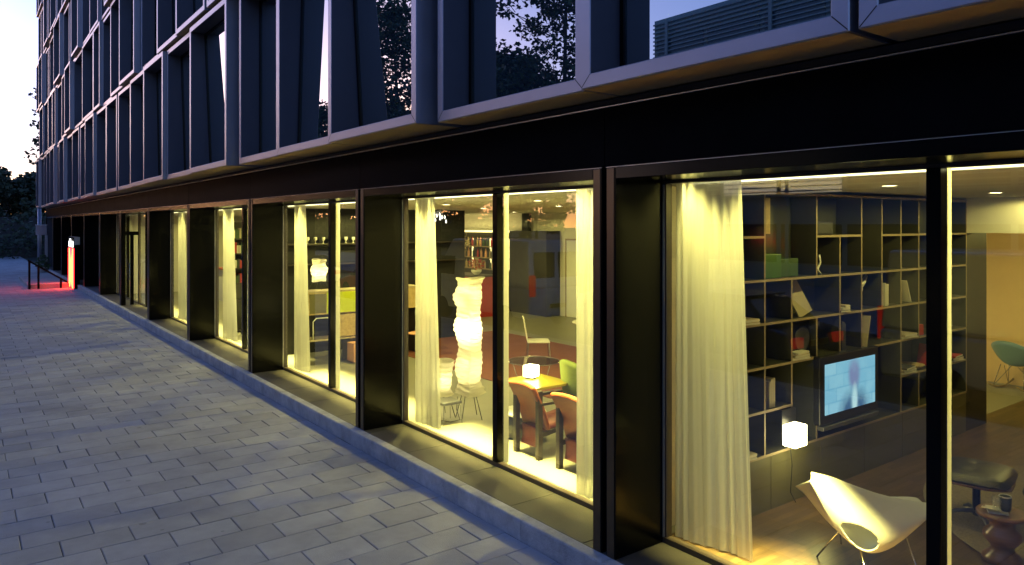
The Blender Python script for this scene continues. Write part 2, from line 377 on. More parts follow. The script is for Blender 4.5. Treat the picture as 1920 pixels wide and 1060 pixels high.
# ================================================================== the setting
tag(mk('ground', MB().box(-400, 400, -300, 600, -.9, -.36), 'ground'), 'dark ground beyond the street', None, None, 'structure')
tag(mk('road', MB().box(-13.0, -6.25, -60, 120, -.5, -.30), 'asphalt'), 'dark asphalt road along the paved forecourt', None, None, 'structure')
tag(mk('far_pavement', MB().box(-24.9, -13.0, -60, 120, -.5, -.18), 'concrete'), 'concrete pavement on the other side of the road', None, None, 'structure')
pav = tag(mk('paving', MB().box(-6.1, -.11, -8, 75, -.5, PZ-.009), 'paver_joint'), 'grey block paving sloping away beside the building', None, None, 'structure')
tag(mk('road_kerb', MB().box(-6.245, -6.105, -8, 75, -.49, PZ), 'kerb', bev=.012), 'low kerb between paving and road', None, None, 'structure')
PL, PW, J = .530, .357, .007
def paver_geo(mb, x, y, z, lx, ly, tx=0, ty=0):
    hx = lx/2; hy = ly/2; ch = .006
    def ring(ax, ay, dz): return [(x+sx*ax, y+sy*ay, z+dz + tx*sx*ax + ty*sy*ay) for sx, sy in ((-1,-1),(1,-1),(1,1),(-1,1))]
    mb.loops([ring(hx, hy, -.03), ring(hx, hy, -ch*.8), ring(hx-ch, hy-ch, 0)], cap_last=True)
rows = []
ncrs = int(83/PW)
for r in range(ncrs):
    yc = -8 + (r+.5)*PW
    off = -(r % 2)*PL/2
    x1 = -.115 + 0
    k = 0
    edge = -.115
    first = PL if r % 2 == 0 else PL*.5
    while edge > -6.09:
        ln = first if k == 0 else PL
        ln = min(ln, edge + 6.10)
        if ln > .08: rows.append((edge-ln/2, yc, ln))
        edge -= ln; k += 1
vis = []
for (x, y, ln) in rows:
    p = proj(x, y, PZ)
    if p and -40 < p[0] < 1960 and 380 < p[1] < 1090: vis.append((p[2], x, y, ln))
vis.sort(); near = set((x, y) for d, x, y, ln in vis[:300])
cache = {}
stuff = MB(); rng = random.Random(5)
for (x, y, ln) in rows:
    z = PZ + rng.uniform(-.0022, .0016); tx = rng.uniform(-.006, .006); ty = rng.uniform(-.008, .008)
    dx = rng.uniform(-.0015, .0015); dy = rng.uniform(-.0015, .0015)
    if (x, y) in near:
        key = round(ln, 2)
        if key not in cache:
            mb = MB(); paver_geo(mb, 0, 0, 0, ln-J, PW-J); cache[key] = mb.mesh('paver', 'paver')
        o = link('paver', cache[key], pav, (x+dx, y+dy, z)); o.rotation_euler = (ty, -tx, rng.uniform(-.004, .004))
    else:
        paver_geo(stuff, x+dx, y+dy, z, ln-J, PW-J, tx, ty)
o = mk('pavers_beyond', stuff, 'paver', pav); o['kind'] = 'stuff'
# kerb stones
kb = tag(mk('kerb', MB().box(-.105, -.006, -8, 52.2, -.4, -.02), 'paver_joint'), 'pale rough concrete kerb edging the terrace', None, None, 'structure')
def kerb_mesh():
    bm = bmesh.new(); bmesh.ops.create_cube(bm, size=1)
    for v in bm.verts: v.co = Vector((v.co.x*.108, v.co.y*.994, v.co.z*.26))
    bmesh.ops.bevel(bm, geom=[e for e in bm.edges if abs(e.verts[0].co.x+.054) < 1e-4 and abs(e.verts[1].co.x+.054) < 1e-4 and abs(e.verts[0].co.z-.13) < 1e-4 and abs(e.verts[1].co.z-.13) < 1e-4], offset=.014, segments=2, profile=.5, affect='EDGES')
    me = bpy.data.meshes.new('kerb_stone'); bm.to_mesh(me); bm.free(); me.materials.append(M['kerb']); return me
km = kerb_mesh()
for i in range(60):
    o = link('kerb_stone', km, kb, (-.056 + rng.uniform(-.0015, .0015), -7.5+i*1.0, -.13+rng.uniform(-.003, .001)))
# terrace slabs between kerb and glass
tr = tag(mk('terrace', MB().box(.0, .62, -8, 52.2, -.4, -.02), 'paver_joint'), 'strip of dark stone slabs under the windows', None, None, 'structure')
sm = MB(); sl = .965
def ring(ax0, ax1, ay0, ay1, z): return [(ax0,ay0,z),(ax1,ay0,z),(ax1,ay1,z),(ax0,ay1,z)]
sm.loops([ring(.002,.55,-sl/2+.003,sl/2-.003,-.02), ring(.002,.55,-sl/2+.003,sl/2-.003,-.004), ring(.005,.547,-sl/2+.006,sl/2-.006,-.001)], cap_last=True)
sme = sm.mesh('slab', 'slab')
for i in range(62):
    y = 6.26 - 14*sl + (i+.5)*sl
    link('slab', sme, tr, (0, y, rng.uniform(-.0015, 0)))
# interior setting
YT = 3.83            # partition between television lounge and the large lounge
tag(mk('parquet_floor', MB().box(.60, 13.5, -8, 4.02, -.2, 0), 'parquet'), 'dark wooden parquet floor of the television lounge', None, None, 'structure')
tag(mk('lounge_floor', MB().box(.60, 13.5, 4.024, 30, -.2, .0), 'screed'), 'pale polished floor of the large lounge', None, None, 'structure')
tag(mk('hall_floor', MB().box(.60, 13.5, 30.004, 52, -.2, .0), 'dark_wall'), 'dark floor of the far hall', None, None, 'structure')
tag(mk('ceiling', MB().box(.86, 13.5, -8, 52, 2.87, 3.0).box(.6, .86, -8, 52, 3.0, 3.05), 'ceiling'), 'flat pale ceiling with small round downlights', None, None, 'structure')
tag(mk('partition_wall', MB().box(.62, 6.53, 4.125, 4.20, 0, 2.865), 'plaster'), 'partition wall behind the shelf unit', None, None, 'structure')
tag(mk('partition_end', MB().box(5.91, 6.53, 3.845, 4.12, 0, 2.435), 'dark_wall'), 'dark end piece of the partition beside the shelf unit', None, None, 'structure')
tag(mk('bulkhead', MB().box(5.92, 6.12, -8, 4.12, 2.44, 2.866), 'plaster'), 'cream bulkhead over the opening behind the television lounge', None, None, 'structure')
tag(mk('back_wall', MB().box(9.36, 9.55, 7.0, 30, 0, 2.866), 'plaster'), 'cream back wall of the large lounge', None, None, 'structure')
tag(mk('orange_wall', MB().box(9.36, 9.55, -8, 6.996, 0, 2.866), 'orange_wall'), 'warm orange wall at the back of the television lounge', None, None, 'structure')
tag(mk('hall_wall', MB().box(1.7, 1.85, 30.2, 52, .0, 2.866).box(.62, 9.36, 30.0, 30.1, 0.0, 2.864), 'dark_wall'), 'dark inner wall of the far hall', None, None, 'structure')
tag(mk('lounge_end_wall', MB().box(.72, 9.36, 29.8, 29.9, 0, 2.864), 'plaster'), 'dark wall at the end of the lounge', None, None, 'structure')
tag(mk('side_wall', MB().box(.62, 9.36, -8.2, -8.0, 0, 2.866), 'plaster'), 'cream side wall of the television lounge', None, None, 'structure')

# ================================================================== the hotel
hotel = empty('hotel_building', (0, 0, 0), 0, 'black glazed hotel front with grey projecting window boxes above', 'building')
mk('core_wall', MB().box(.26, 14, -8, 51.7, 3.07, 18.6), 'dark_void', hotel)
mk('end_wall', MB().box(.05, 14, 51.705, 51.95, 0, 18.5), 'box_reveal', hotel)
mk('pillar_core', MB().box(.06, .5, -8, 51.7, 2.985, 3.44), 'dark_void', hotel)
NB = 12
def pane(a, b, c, d, x=.553):
    m = MB(); m.v = [(x,a,c),(x,a,d),(x,b,d),(x,b,c)]; m.f = [(0,1,2,3)]; return m
for j in range(-2, NB):
    a = pil(j-1) + .15; b = pil(j) + .1            # outer faces of the frame's jambs
    dn, df = (.1 if j == 6 else .56), (.1 if j == 5 else .56)
    f = MB().box(0, dn, a, a+.1, 0, 2.98).box(0, df, b-.1, b, 0, 2.98).box(0, .56, a+.1, b-.1, 2.89, 2.98)
    fr = mk('portal_frame', f, 'black_metal', hotel, bev=.004)
    # bronze edge strips on the two jamb fronts
    mk('edge_strip', MB().box(-.006, .0, a+.012, a+.088, .002, 2.972), 'bronze', fr, bev=.002)
    mk('edge_strip', MB().box(-.006, .0, b-.088, b-.012, .002, 2.972), 'bronze', fr, bev=.002)
    mk('joint_trim', MB().box(-.003, .004, a, b, 2.9805, 2.9835), 'trim', fr)  # bright strip stands in for light caught along the frame's top edge
    mk('recess', MB().box(.05, .5 if j != 5 else .1, b, b+.05, 0, 2.98), 'dark_void', fr)
    mk('fascia_panel', MB().box(.006, .058, a-.022, b+.022, 2.990, 3.437), 'black_fascia', hotel, bev=.003)
    y0 = a+.1; y1 = b-.1; ym = (y0+y1)/2
    gl = 'shop_glass' if j < 7 else 'dark_glass'
    if j != 5:
        wnd = mk('window_frame', MB().box(.525, .60, y0, y1, 0, .045).box(.525, .60, y0, y1, 2.868, 2.912).box(.53, .60, y0, y0+.035, .045, 2.868).box(.53, .60, y1-.035, y1, .045, 2.868), 'rail_brown', hotel, bev=.003)
        mk('mullion', MB().box(.515, .605, ym-.04, ym+.04, .045, 2.868), 'black_metal', wnd, bev=.003)
        mk('mullion_fin', MB().box(.606, .675, ym-.032, ym+.02, .02, 2.93), 'fin_white', wnd)
        mk('edge_bead', MB().box(.518, .53, y1-.02, y1-.006, .05, 2.86), 'trim', wnd)
        for (p0, p1) in ((y0+.036, ym-.041), (ym+.041, y1-.036))[(1 if j == 6 else 0):]:
            mk('glass_pane', pane(p0, p1, .046, 2.867), gl, wnd, fix=False)
        mk('glass_pane', pane(y0, y1, 2.913, 2.99), gl, wnd, fix=False)
    else:
        # entrance: door set between side lights
        wnd = mk('entrance_frame', MB().box(.525, .60, y0, y1, 2.868, 2.912).box(.52, .61, y0+.9, y1-.9, 2.22, 2.34)
                 .box(.52, .61, y0+.9, y0+.98, 0, 2.868).box(.52, .61, y1-.98, y1-.9, 0, 2.868).box(.52, .61, ym-.20, ym+.20, 0, 2.22).box(.525, .60, y0, y0+.9, 0, .05).box(.525, .60, y1-.9, y1, 0, .05), 'black_metal', hotel, bev=.003)
        for (p0, p1, q0, q1) in ((y0, y0+.9, .05, 2.868), (y1-.9, y1, .05, 2.868), (y0+.98, y1-.98, 2.34, 2.868), (y0+.98, ym-.2, .01, 2.22), (ym+.2, y1-.98, .01, 2.22), (y0, y1, 2.913, 2.99)):
            mk('glass_pane', pane(p0, p1, q0, q1), gl, wnd, fix=False)
        sc_ = mk('side_screen', MB().box(.101, .14, y1+.06, y1+.14, 0, 2.885).box(.50, .515, y1+.06, y1+.14, 0, 2.885).box(.27, .37, y1+.06, y1+.14, 0, 2.2).box(.14, .50, y1+.062, y1+.138, 2.2, 2.32), 'black_metal', hotel, bev=.003)
        for (p0, p1, q1) in ((.14, .27, 2.2), (.37, .50, 2.2), (.14, .50, 2.885)):
            m_ = MB(); z_ = .01 if q1 < 2.3 else 2.32; m_.v = [(p0, y1+.1, z_), (p1, y1+.1, z_), (p1, y1+.1, q1), (p0, y1+.1, q1)]; m_.f = [(0, 1, 2, 3)]; mk('glass_pane', m_, gl, sc_, fix=False)
        mk('door_handle', MB().tube([(.24, y1+.06, .8), (.24, y1+.0, .8), (.24, y1+.0, 1.3), (.24, y1+.06, 1.3)], .014, 8), 'steel', sc_, smooth=True)
        for yy in (ym-.30, ym+.30, y0+1.08):
            mk('door_handle', MB().tube([(.50, yy, .75), (.47, yy, .75), (.47, yy, 1.35), (.50, yy, 1.35)], .014, 8), 'steel', wnd, smooth=True)
        for (p0, p1) in ((y0+1.0, ym-.21), (ym+.21, y1-1.0)): mk('red_band', MB().box(.56, .565, p0, p1, 2.05, 2.2), 'red_lacquer', wnd)
mk('fascia_trim', MB().box(-.010, .055, -8, 51.7, 3.442, 3.449), 'trim', hotel)
mk('soffit_board', MB().box(.0, .26, -8, 51.7, 3.458, 3.50), 'dark_void', hotel)
# window boxes, five storeys
ZB, SH = 3.515, 2.83
def win_box(y0, y1, z0, z1, xf, tilt=0.):
    t = .1; c = .006; xb = .27
    def lp(x, i, k=0.): return [(x+k, y0+i, z0+i), (x+k, y1-i, z0+i), (x-k, y1-i, z1-i), (x-k, y0+i, z1-i)]
    o = mk('window_box', MB().loops([lp(xb, 0), lp(xf+c, 0), lp(xf, c), lp(xf, t-c), lp(xf+c, t)]), 'box_metal', hotel)
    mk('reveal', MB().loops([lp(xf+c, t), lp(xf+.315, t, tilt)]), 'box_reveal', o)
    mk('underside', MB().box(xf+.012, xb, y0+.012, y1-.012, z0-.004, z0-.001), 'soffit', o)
    mk('sash', MB().loops([lp(xf+.29, t+.001, tilt), lp(xf+.29, t+.04, tilt), lp(xf+.314, t+.04, tilt)]), 'black_metal', o)
    g = MB(); g.v = lp(xf+.31, t, tilt); g.f = [(0, 3, 2, 1)]
    mk('glass_pane', g, 'upper_glass', o, fix=False)
    if z0 < 4 and y0 < 9:
        for (ya, sg_) in ((y0, 1), (y1, -1)):
            q = MB(); w = .0022; q.v = [(xf-.0008, ya+sg_*.008-w, z0+.008+w), (xf-.0008, ya+sg_*.008+w, z0+.008-w), (xf-.0008, ya+sg_*.094+w*(1 if sg_ > 0 else 1), z0+.094-w), (xf-.0008, ya+sg_*.094-w, z0+.094+w)] if sg_ > 0 else [(xf-.0008, ya-.008-w, z0+.008-w), (xf-.0008, ya-.008+w, z0+.008+w), (xf-.0008, ya-.094+w, z0+.094+w), (xf-.0008, ya-.094-w, z0+.094-w)]
            q.f = [(0, 1, 2, 3)]; mk('mitre_joint', q, 'dark_void', o)
    return o
rb = random.Random(21)
row1 = [(-.35, 1.875, -.395), (1.92, 3.915, -.395), (3.935, 5.99, -.345), (6.15, 8.27, -.485), (8.30, 10.23, -.42), (10.25, 12.10, -.39), (12.42, 14.86, -.50), (14.90, 17.10, -.44)]
y = 17.14; k = 0
while y < 50.5:
    w = min(2.1725, 51.68-y)
    if 51.68-y-w < 1: w = 51.68-y
    row1.append((y, y+w-.035 - rb.choice((0, 0, .12, .2)), -.395 - rb.choice((0, .03, .08, .12)))); y += w
y = -.39
while y > -7: row1.append((y-2.14, y, -.395-rb.choice((0, .05)))); y -= 2.1725
for i, (a, b, xf) in enumerate(row1): win_box(a, b, ZB, ZB+SH-.055, xf, {1: .0, 2: .0, 3: .07, 4: -.035, 5: .0, 6: .05}.get(i, rb.uniform(-.05, .06)))
for r in range(1, 5):
    y = 51.68; first = True
    while y > -7:
        w = rb.choice((1.45, 2.0, 2.17, 2.17, 2.35, 2.9))
        if y - w < -7.6: break
        gap = rb.choice((.03, .03, .03, .14))
        win_box(y-w+gap, y, ZB+r*SH + rb.choice((0, 0, .03)), ZB+(r+1)*SH-.055 - rb.choice((0, 0, .05)), -.40 - rb.choice((0, .04, .1, .14, -.05)), rb.uniform(-.05, .06)); y -= w
mk('roof_edge', MB().box(-.3, 14, -8, 51.95, ZB+5*SH, ZB+5*SH+.35), 'box_metal', hotel)

# ------------------------------------------------------------------ lamps of the house
# cove lamps over the curtains
for j in range(-1, 6):
    y0 = pil(j-1)+.27; y1 = pil(j)-.02
    c = empty('cove_lamp', (.665, (y0+y1)/2, 2.99), 0, 'hidden strip lamp above the curtains of ' + ['the window right of the frame', 'the nearest big window', 'the window with the tall paper lamp', 'the window with the lime sideboard', 'the window with the bookshelf', 'the fifth window from the right', 'the entrance'][j+1], 'lamp', 'strip lamps over the windows')
    mk('housing', MB().box(-.09, .09, -(y1-y0)/2, (y1-y0)/2, -.004, .008), 'white_plastic', c)
    mk('led_line', MB().box(.186, .192, -(y1-y0)/2, (y1-y0)/2, -.116, -.100), 'led', c)  # glowing strip stands in for the lit front edge of the ceiling
    q = light('strip', 'AREA', (.0, 0, -.006), (190 if j < 1 else 150)*LP if j < 4 else 85*LP, YEL, c, .10, (y1-y0)-.1); q.data.spread = R(22); q.rotation_euler = (0, R(-3), 0)
# downlights
dl_ring = MB().lathe([(.062, 0), (.068, -.004), (.058, -.008), (.05, -.002)], n=20, close=False).mesh('ring', 'white_plastic', True)
dl_disc = MB().lathe([(.0001, 0), (.05, 0)], n=20, close=False).mesh('lens', 'downlight_glow')
def downlight(x, y, pw, label):
    t = empty('downlight', (x, y, 2.868), 0, label, 'ceiling lamp', 'round downlights in the ceiling')
    link('ring', dl_ring, t); o = link('lens', dl_disc, t, (0, 0, -.003))
    l = light('bulb', 'SPOT', (0, 0, -.012), pw*LP, YEL, t, .03, spot=R(174), blend=.2)
for x in (2.35, 3.4, 4.6, 5.6):
    downlight(x, 3.05, 22 if x < 4 else 13, 'round downlight before the shelf unit, %s from the window' % ORD[[2.35, 3.4, 4.6, 5.6].index(x)])
for y in (-1.6, .85): downlight(2.35, y, 3, 'round downlight by the window of the television lounge, %s' % ('outside the view' if y < 0 else 'at the right edge'))
downlight(8.0, 3.0, 70, 'small round downlight before the orange wall')
for i in range(10):
    y = 5.5 + 2.4*i
    downlight(2.42, y, 175 if y < 20 else 140, 'round downlight in the row along the lounge windows, %s from the right' % ORD[i])
for i in range(6):
    downlight(4.6, 5.2 + 2.4*i, 28, 'round downlight in the second row of the lounge, %s from the right' % ORD[i])
for i in range(3): downlight(7.9, 12.5+3.2*i, 34, 'round downlight by the lounge back wall, %s from the right' % ORD[i])

# ------------------------------------------------------------------ curtains
def curtain(y0, y1, x0, x1, label, seed, waves):
    r = random.Random(seed); ph = [r.uniform(0, 6.28) for _ in range(8)]
    t = empty('curtain', (x0, y0, 0), 0, label, 'curtain', 'sheer curtains behind the windows')
    def fn(u, v):
        z = .012 + v*2.938
        uu = u + .022*math.sin(u*9+ph[1]) + .012*math.sin(u*21+ph[6])*(1-v)
        amp = (.006 + .011*(1-v)) * (.75+.35*math.sin(u*11+ph[0]))
        x = (x1-x0)*u*(1-.95*v) + amp*math.sin(2*math.pi*waves*uu+ph[2]) + .0018*math.sin(2*math.pi*waves*2.7*uu+ph[3]+v*1.2) + .015*math.sin(uu*7+ph[4])
        y = (y1-y0)*(u*(1-.04*v)) + .008*math.sin(2*math.pi*waves*uu*.5+ph[5])*(1-v)
        return (x, y, z + .006*math.sin(2*math.pi*waves*uu+1)*(1-v))
    mk('cloth', MB().grid(fn, int(waves*16), 14), 'curtain', t, smooth=True, fix=False)
    mk('track', MB().box(-.03, .09, min(0, y1-y0), max(0, y1-y0), 2.955, 2.972), 'white_plastic', t)
curtain(3.95, 3.30, .68, .80, 'white pleated sheer curtain at the left of the nearest big window', 1, 7)
curtain(8.25, 7.78, .70, .78, 'white sheer curtain left of the tall paper lamp', 2, 6)
curtain(5.18, 4.27, .70, .72, 'white sheer curtain beside the black pillar, right of the orange chairs', 3, 9)
curtain(12.59, 12.08, .70, .78, 'white sheer curtain left of the lime sideboard', 4, 6)
curtain(16.93, 16.15, .70, .78, 'white sheer curtain left of the glowing brick lamp', 5, 8)
curtain(21.28, 20.55, .70, .78, 'white sheer curtain in the fifth window from the right', 6, 8)

# ------------------------------------------------------------------ shelf unit of the television lounge
su = empty('shelf_unit', (0, YT, 0), 0, 'wall-wide shelf unit with thin beige boards and dark compartments', 'shelf')
mk('back_panel', MB().box(1.0, 5.89, .275, .290, .50, 2.83), 'shelf_back', su)
xs = [1.305 + .4175*k for k in range(12)]       # 1.305 1.72 2.14 2.56 2.975 3.39 3.81 4.23 4.645 5.06 5.48 5.88
LV = [.49, .885, 1.275, 1.66, 2.045, 2.43, 2.825]
TH = .011
def hb(a, b, l):
    o = mk('shelf_board', MB().box(a, b, .005, .272, LV[l]-TH, LV[l]+TH), 'shelf_side', su)
    mk('edge_band', MB().box(a, b, 0, .0045, LV[l]-TH, LV[l]+TH), 'shelf_edge', o)
def vb(k, l0, l1, w=.009):
    o = mk('upright', MB().box(xs[k]-w, xs[k]+w, .007, .270, LV[l0]+TH, LV[l1]-TH), 'shelf_side', su)
    mk('edge_band', MB().box(xs[k]-w, xs[k]+w, .002, .0065, LV[l0]+TH, LV[l1]-TH), 'shelf_edge', o)
hb(1.0, 5.89, 0); hb(1.0, 5.89, 4); hb(1.0, 5.89, 3); hb(1.0, 4.64, 2); hb(1.0, 5.89, 6)
hb(1.0, xs[2]-TH, 1); hb(xs[7]+TH, 5.89, 1); hb(1.0, xs[1]-TH, 5); hb(xs[3]+TH, xs[5]-TH, 5); hb(xs[6]+TH, 5.89, 5); hb(4.66, 5.89, 2)
for (k, spans) in {0: [(0, 3), (3, 4), (4, 6)], 1: [(0, 2), (2, 3), (3, 4), (4, 6)], 2: [(0, 2), (2, 3), (3, 4)], 3: [(0, 2), (2, 3), (4, 6)], 4: [(2, 3), (3, 4), (4, 5)], 5: [(2, 3), (3, 4), (4, 6)], 6: [(3, 4), (4, 6)], 7: [(0, 2), (2, 3), (3, 4), (4, 6)], 8: [(0, 1), (2, 3), (3, 4), (4, 6)], 9: [(1, 2), (3, 4), (4, 5)], 10: [(0, 1), (1, 2), (3, 4), (4, 5)], 11: [(0, 1), (1, 2), (2, 3), (3, 4), (4, 6)]}.items():
    for (a, b) in spans: vb(k, a, b)
bw = (5.89-1.0)/6
for k in range(6):
    mk('base_panel', MB().box(1.0+k*bw+.003, 1.0+(k+1)*bw-.003, .004, .284, .0, LV[0]-TH-.003), 'base_panel', su, bev=.002)
mk('light_strip', MB().box(xs[1]+.012, xs[1]+.075, .0, .26, 2.46, 2.78), 'osb', su)
G = 'things on the shelf unit'
def item(name, mb, m, label, cat, **k):
    return tag(mk(name, mb, m, **k), label, cat, G)
def book_stack(x, lv, cols, label, w=.26, d=.19, y=YT+.02, tilt=0):
    z = LV[lv]+TH
    for i, c in enumerate(cols):
        h = .020 + .008*(i % 2); xo = .012*((i*7) % 3)
        q = Matrix.Rotation(.10*((i % 3)-1), 3, 'Z')
        b = item('book', MB().obox((x+xo, y+d/2-.03, z+h/2), (w-.02*i, d, h), q), c, 'lying %s book, %s of the stack %s' % (c.replace('book_', '').replace('paper', 'white'), ['bottom', 'second', 'third', 'fourth'][i], label), 'book')
        mk('pages', MB().obox((x+xo+.004, y+d/2-.034, z+h/2), (w-.02*i-.006, d, h*.72), q), 'paper', b)
        z += h + .0005
def book_row(x, lv, n, label, hmax=.26, cols=('book_dark', 'book_cream', 'book_green', 'book_dark', 'book_red')):
    xx = x; rr = random.Random(int(x*100)+lv)
    for i in range(n):
        w = rr.uniform(.018, .038); h = hmax*rr.uniform(.82, 1)
        c = cols[(i*3+lv) % len(cols)]
        b = item('book', MB().box(xx, xx+w, YT+.03, YT+.2, LV[lv]+TH, LV[lv]+TH+h), c, 'upright book, %s from the left %s' % (ORD[i], label), 'book')
        mk('pages', MB().box(xx+.003, xx+w-.003, YT+.033, YT+.203, LV[lv]+TH+.003, LV[lv]+TH+h-.004), 'paper', b)
        xx += w + .002
book_stack(2.28, 2, ['paper', 'book_cream', 'paper'], 'beside the round speaker')
book_stack(4.42, 2, ['paper', 'book_cream'], 'right above the television', w=.3)
book_stack(4.40, 1, ['paper', 'book_cream', 'book_dark'], 'on the shelf right of the television', w=.3)
book_stack(5.62, 1, ['paper', 'book_dark', 'book_red'], 'at the right end of the shelf unit', w=.3)
book_stack(1.50, 3, ['book_cream', 'book_cream'], 'beside the sheer curtain', w=.24)
book_stack(1.48, 0, ['paper', 'book_cream'], 'low down beside the sheer curtain', w=.2)
book_stack(3.06, 3, ['book_dark', 'paper', 'book_cream'], 'above the television', w=.15)
book_row(1.83, 1, 3, 'in the low compartment left of the television', .27, ('book_dark', 'book_cream', 'book_green'))
book_row(3.06, 2, 3, 'in the compartment just above the television', .29, ('book_green', 'book_cream', 'book_dark'))
book_row(3.93, 3, 3, 'in the high compartment beside the white sculpture', .26, ('paper', 'book_cream', 'paper'))
t = Matrix.Rotation(R(-22), 3, 'X')
item('picture_board', MB().obox((2.42, YT+.12, LV[3]+TH+.165), (.22, .012, .33), Matrix.Rotation(R(-16), 3, 'Y') @ Matrix.Rotation(R(-21), 3, 'X')), 'book_cream', 'tilted grey picture board leaning in the wide compartment', 'picture')
item('magazine', MB().obox((3.45, YT+.06, LV[2]+TH+.165), (.012, .20, .32), Matrix.Rotation(R(14), 3, 'Y')), 'book_cream', 'open magazine leaning against the upright above the television', 'magazine')
item('magazine', MB().obox((4.34, YT+.06, LV[3]+TH+.14), (.010, .18, .26), Matrix.Rotation(R(-24), 3, 'Y')), 'paper', 'thin white magazine leaning on the upper shelf', 'magazine')
item('storage_box', MB().box(1.76, 2.02, YT+.03, YT+.25, LV[4]+TH, LV[4]+TH+.22), 'green_box', 'bright green storage box on the upper shelf', 'box', bev=.008)
item('storage_box', MB().box(2.05, 2.34, YT+.06, YT+.25, LV[4]+TH, LV[4]+TH+.17), 'book_green', 'dark green storage box behind the bright green one', 'box', bev=.008)
item('storage_box', MB().box(2.66, 2.96, YT+.06, YT+.25, LV[5]+TH, LV[5]+TH+.13), 'book_dark', 'dark low box in the top middle compartment', 'box', bev=.02)
item('red_box', MB().box(4.68, 4.80, YT+.02, YT+.16, LV[2]+TH, LV[2]+TH+.12), 'book_red', 'small red box on the shelf behind the window bar', 'box', bev=.004)
item('red_folder', MB().obox((5.02, YT+.08, LV[1]+TH+.13), (.012, .2, .25), Matrix.Rotation(R(18), 3, 'Y')), 'book_red', 'leaning red folder right of the window bar', 'folder')
item('pink_vase', MB().lathe([(.03, 0), (.05, .05), (.045, .14), (.02, .2), (.025, .24)], (4.72, YT+.12, LV[3]+TH), 16), 'pink', 'slim pink vase high on the shelf', 'vase', smooth=True)
bo = item('wooden_bowl', MB().lathe([(.06, 0), (.10, .015), (.14, .05), (.135, .05), (.09, .02)], (4.74, YT+.13, LV[1]+TH), 24), 'osb', 'shallow wooden bowl on the shelf right of the television', 'bowl', smooth=True)
# little figure, white sculpture, box and cone for a mirrored car wheel
item('wire_figure', MB().tube([(2.60, YT+.08, LV[4]+TH), (2.64, YT+.08, LV[4]+TH+.07), (2.70, YT+.08, LV[4]+TH+.05), (2.75, YT+.08, LV[4]+TH+.12), (2.73, YT+.08, LV[4]+TH+.19)], .011, 6).tube([(2.70, YT+.08, LV[4]+TH+.05), (2.76, YT+.08, LV[4]+TH)], .009, 6).tube([(2.64, YT+.08, LV[4]+TH+.07), (2.62, YT+.08, LV[4]+TH+.13)], .008, 6), 'white_plastic', 'small white wire figure on the upper shelf', 'figure', smooth=True)
item('white_sculpture', MB().tube([(3.50, YT+.1, LV[3]+TH), (3.51, YT+.1, LV[3]+TH+.09), (3.53, YT+.1, LV[3]+TH+.20), (3.50, YT+.1, LV[3]+TH+.27), (3.43, YT+.1, LV[3]+TH+.30)], [.008, .018, .035, .026, .012], 10).tube([(3.53, YT+.1, LV[3]+TH+.22), (3.60, YT+.1, LV[3]+TH+.26), (3.67, YT+.1, LV[3]+TH+.33)], [.03, .026, .015], 10), 'white_plastic', 'twisted white sculpture on the upper shelf', 'sculpture', smooth=True)
sp = empty('speaker', (2.42, YT+.1, LV[2]+TH), 0, 'black loudspeaker with round cone on the shelf', 'speaker', G)  # stands in for the reflection of a car wheel in the pane
mk('cabinet', MB().box(-.15, .15, -.02, .16, 0, .33), 'black_plastic', sp, bev=.006)
cm = MB().lathe([(.115, 0), (.125, .008), (.11, .012), (.095, .0), (.05, -.02), (.045, -.006), (.02, .0)], n=28)
co = mk('cone', cm, 'grey_metal', sp, (0, -.021, .17), smooth=True); co.rotation_euler = (R(90), 0, 0)
# poster book with lettering
pb = item('poster_book', MB().box(1.75, 2.02, YT+.225, YT+.255, LV[3]+TH, LV[3]+TH+.31), 'book_dark', 'large black book with white capital lettering', 'book')
for i, (w, sz) in enumerate((('TOM', .085), ('FORD', .085))):
    o = link('lettering', text_mesh('lettering', w, 'paper', sz, .001), pb, (1.93, YT+.2235, LV[3]+TH+.19-i*.085)); o.rotation_euler = (R(90), 0, 0)
o = link('lettering', text_mesh('lettering', 'issue', 'paper', .05, .001), pb, (1.81, YT+.2235, LV[3]+TH+.225)); o.rotation_euler = (R(90), 0, 0)
# television
tv = empty('television', (3.03, YT-.045, .97), 0, 'flat black television showing a bluish picture on the shelf wall', 'television')
mk('casing', MB().box(-.55, .55, -.03, .04, -.325, .325), 'black_plastic', tv, bev=.01)
mk('screen', MB().box(-.47, .47, -.034, -.031, -.235, .245), 'tv_picture', tv)
mk('speaker_bar', MB().box(-.52, .52, -.05, .02, -.375, -.335), 'grey_metal', tv, bev=.006)
# cube wall lamp
wlp = empty('wall_lamp', (2.0, YT-.02, .665), 0, 'small glowing cube lamp on the wall beside the curtain', 'lamp')
mk('back_plate', MB().box(-.05, .17, 0, .02, -.07, .20), 'black_plastic', wlp, bev=.003)
mk('shade', MB().box(-.095, .095, -.16, -.03, -.10, .09), 'lamp_cube', wlp, bev=.01)
mk('bracket', MB().box(-.02, .02, -.03, .0, -.02, .02), 'black_plastic', wlp)
mk('cord', MB().tube([(.05, -.01, -.08), (.06, -.03, -.3), (.05, -.02, -.55), (.12, -.03, -.655)], .004, 6), 'black_plastic', wlp, smooth=True)  # dark tube stands in for the shadow line below the lamp
light('glow', 'POINT', (0, -.32, -.2), 4*LP, YEL, wlp, .08)

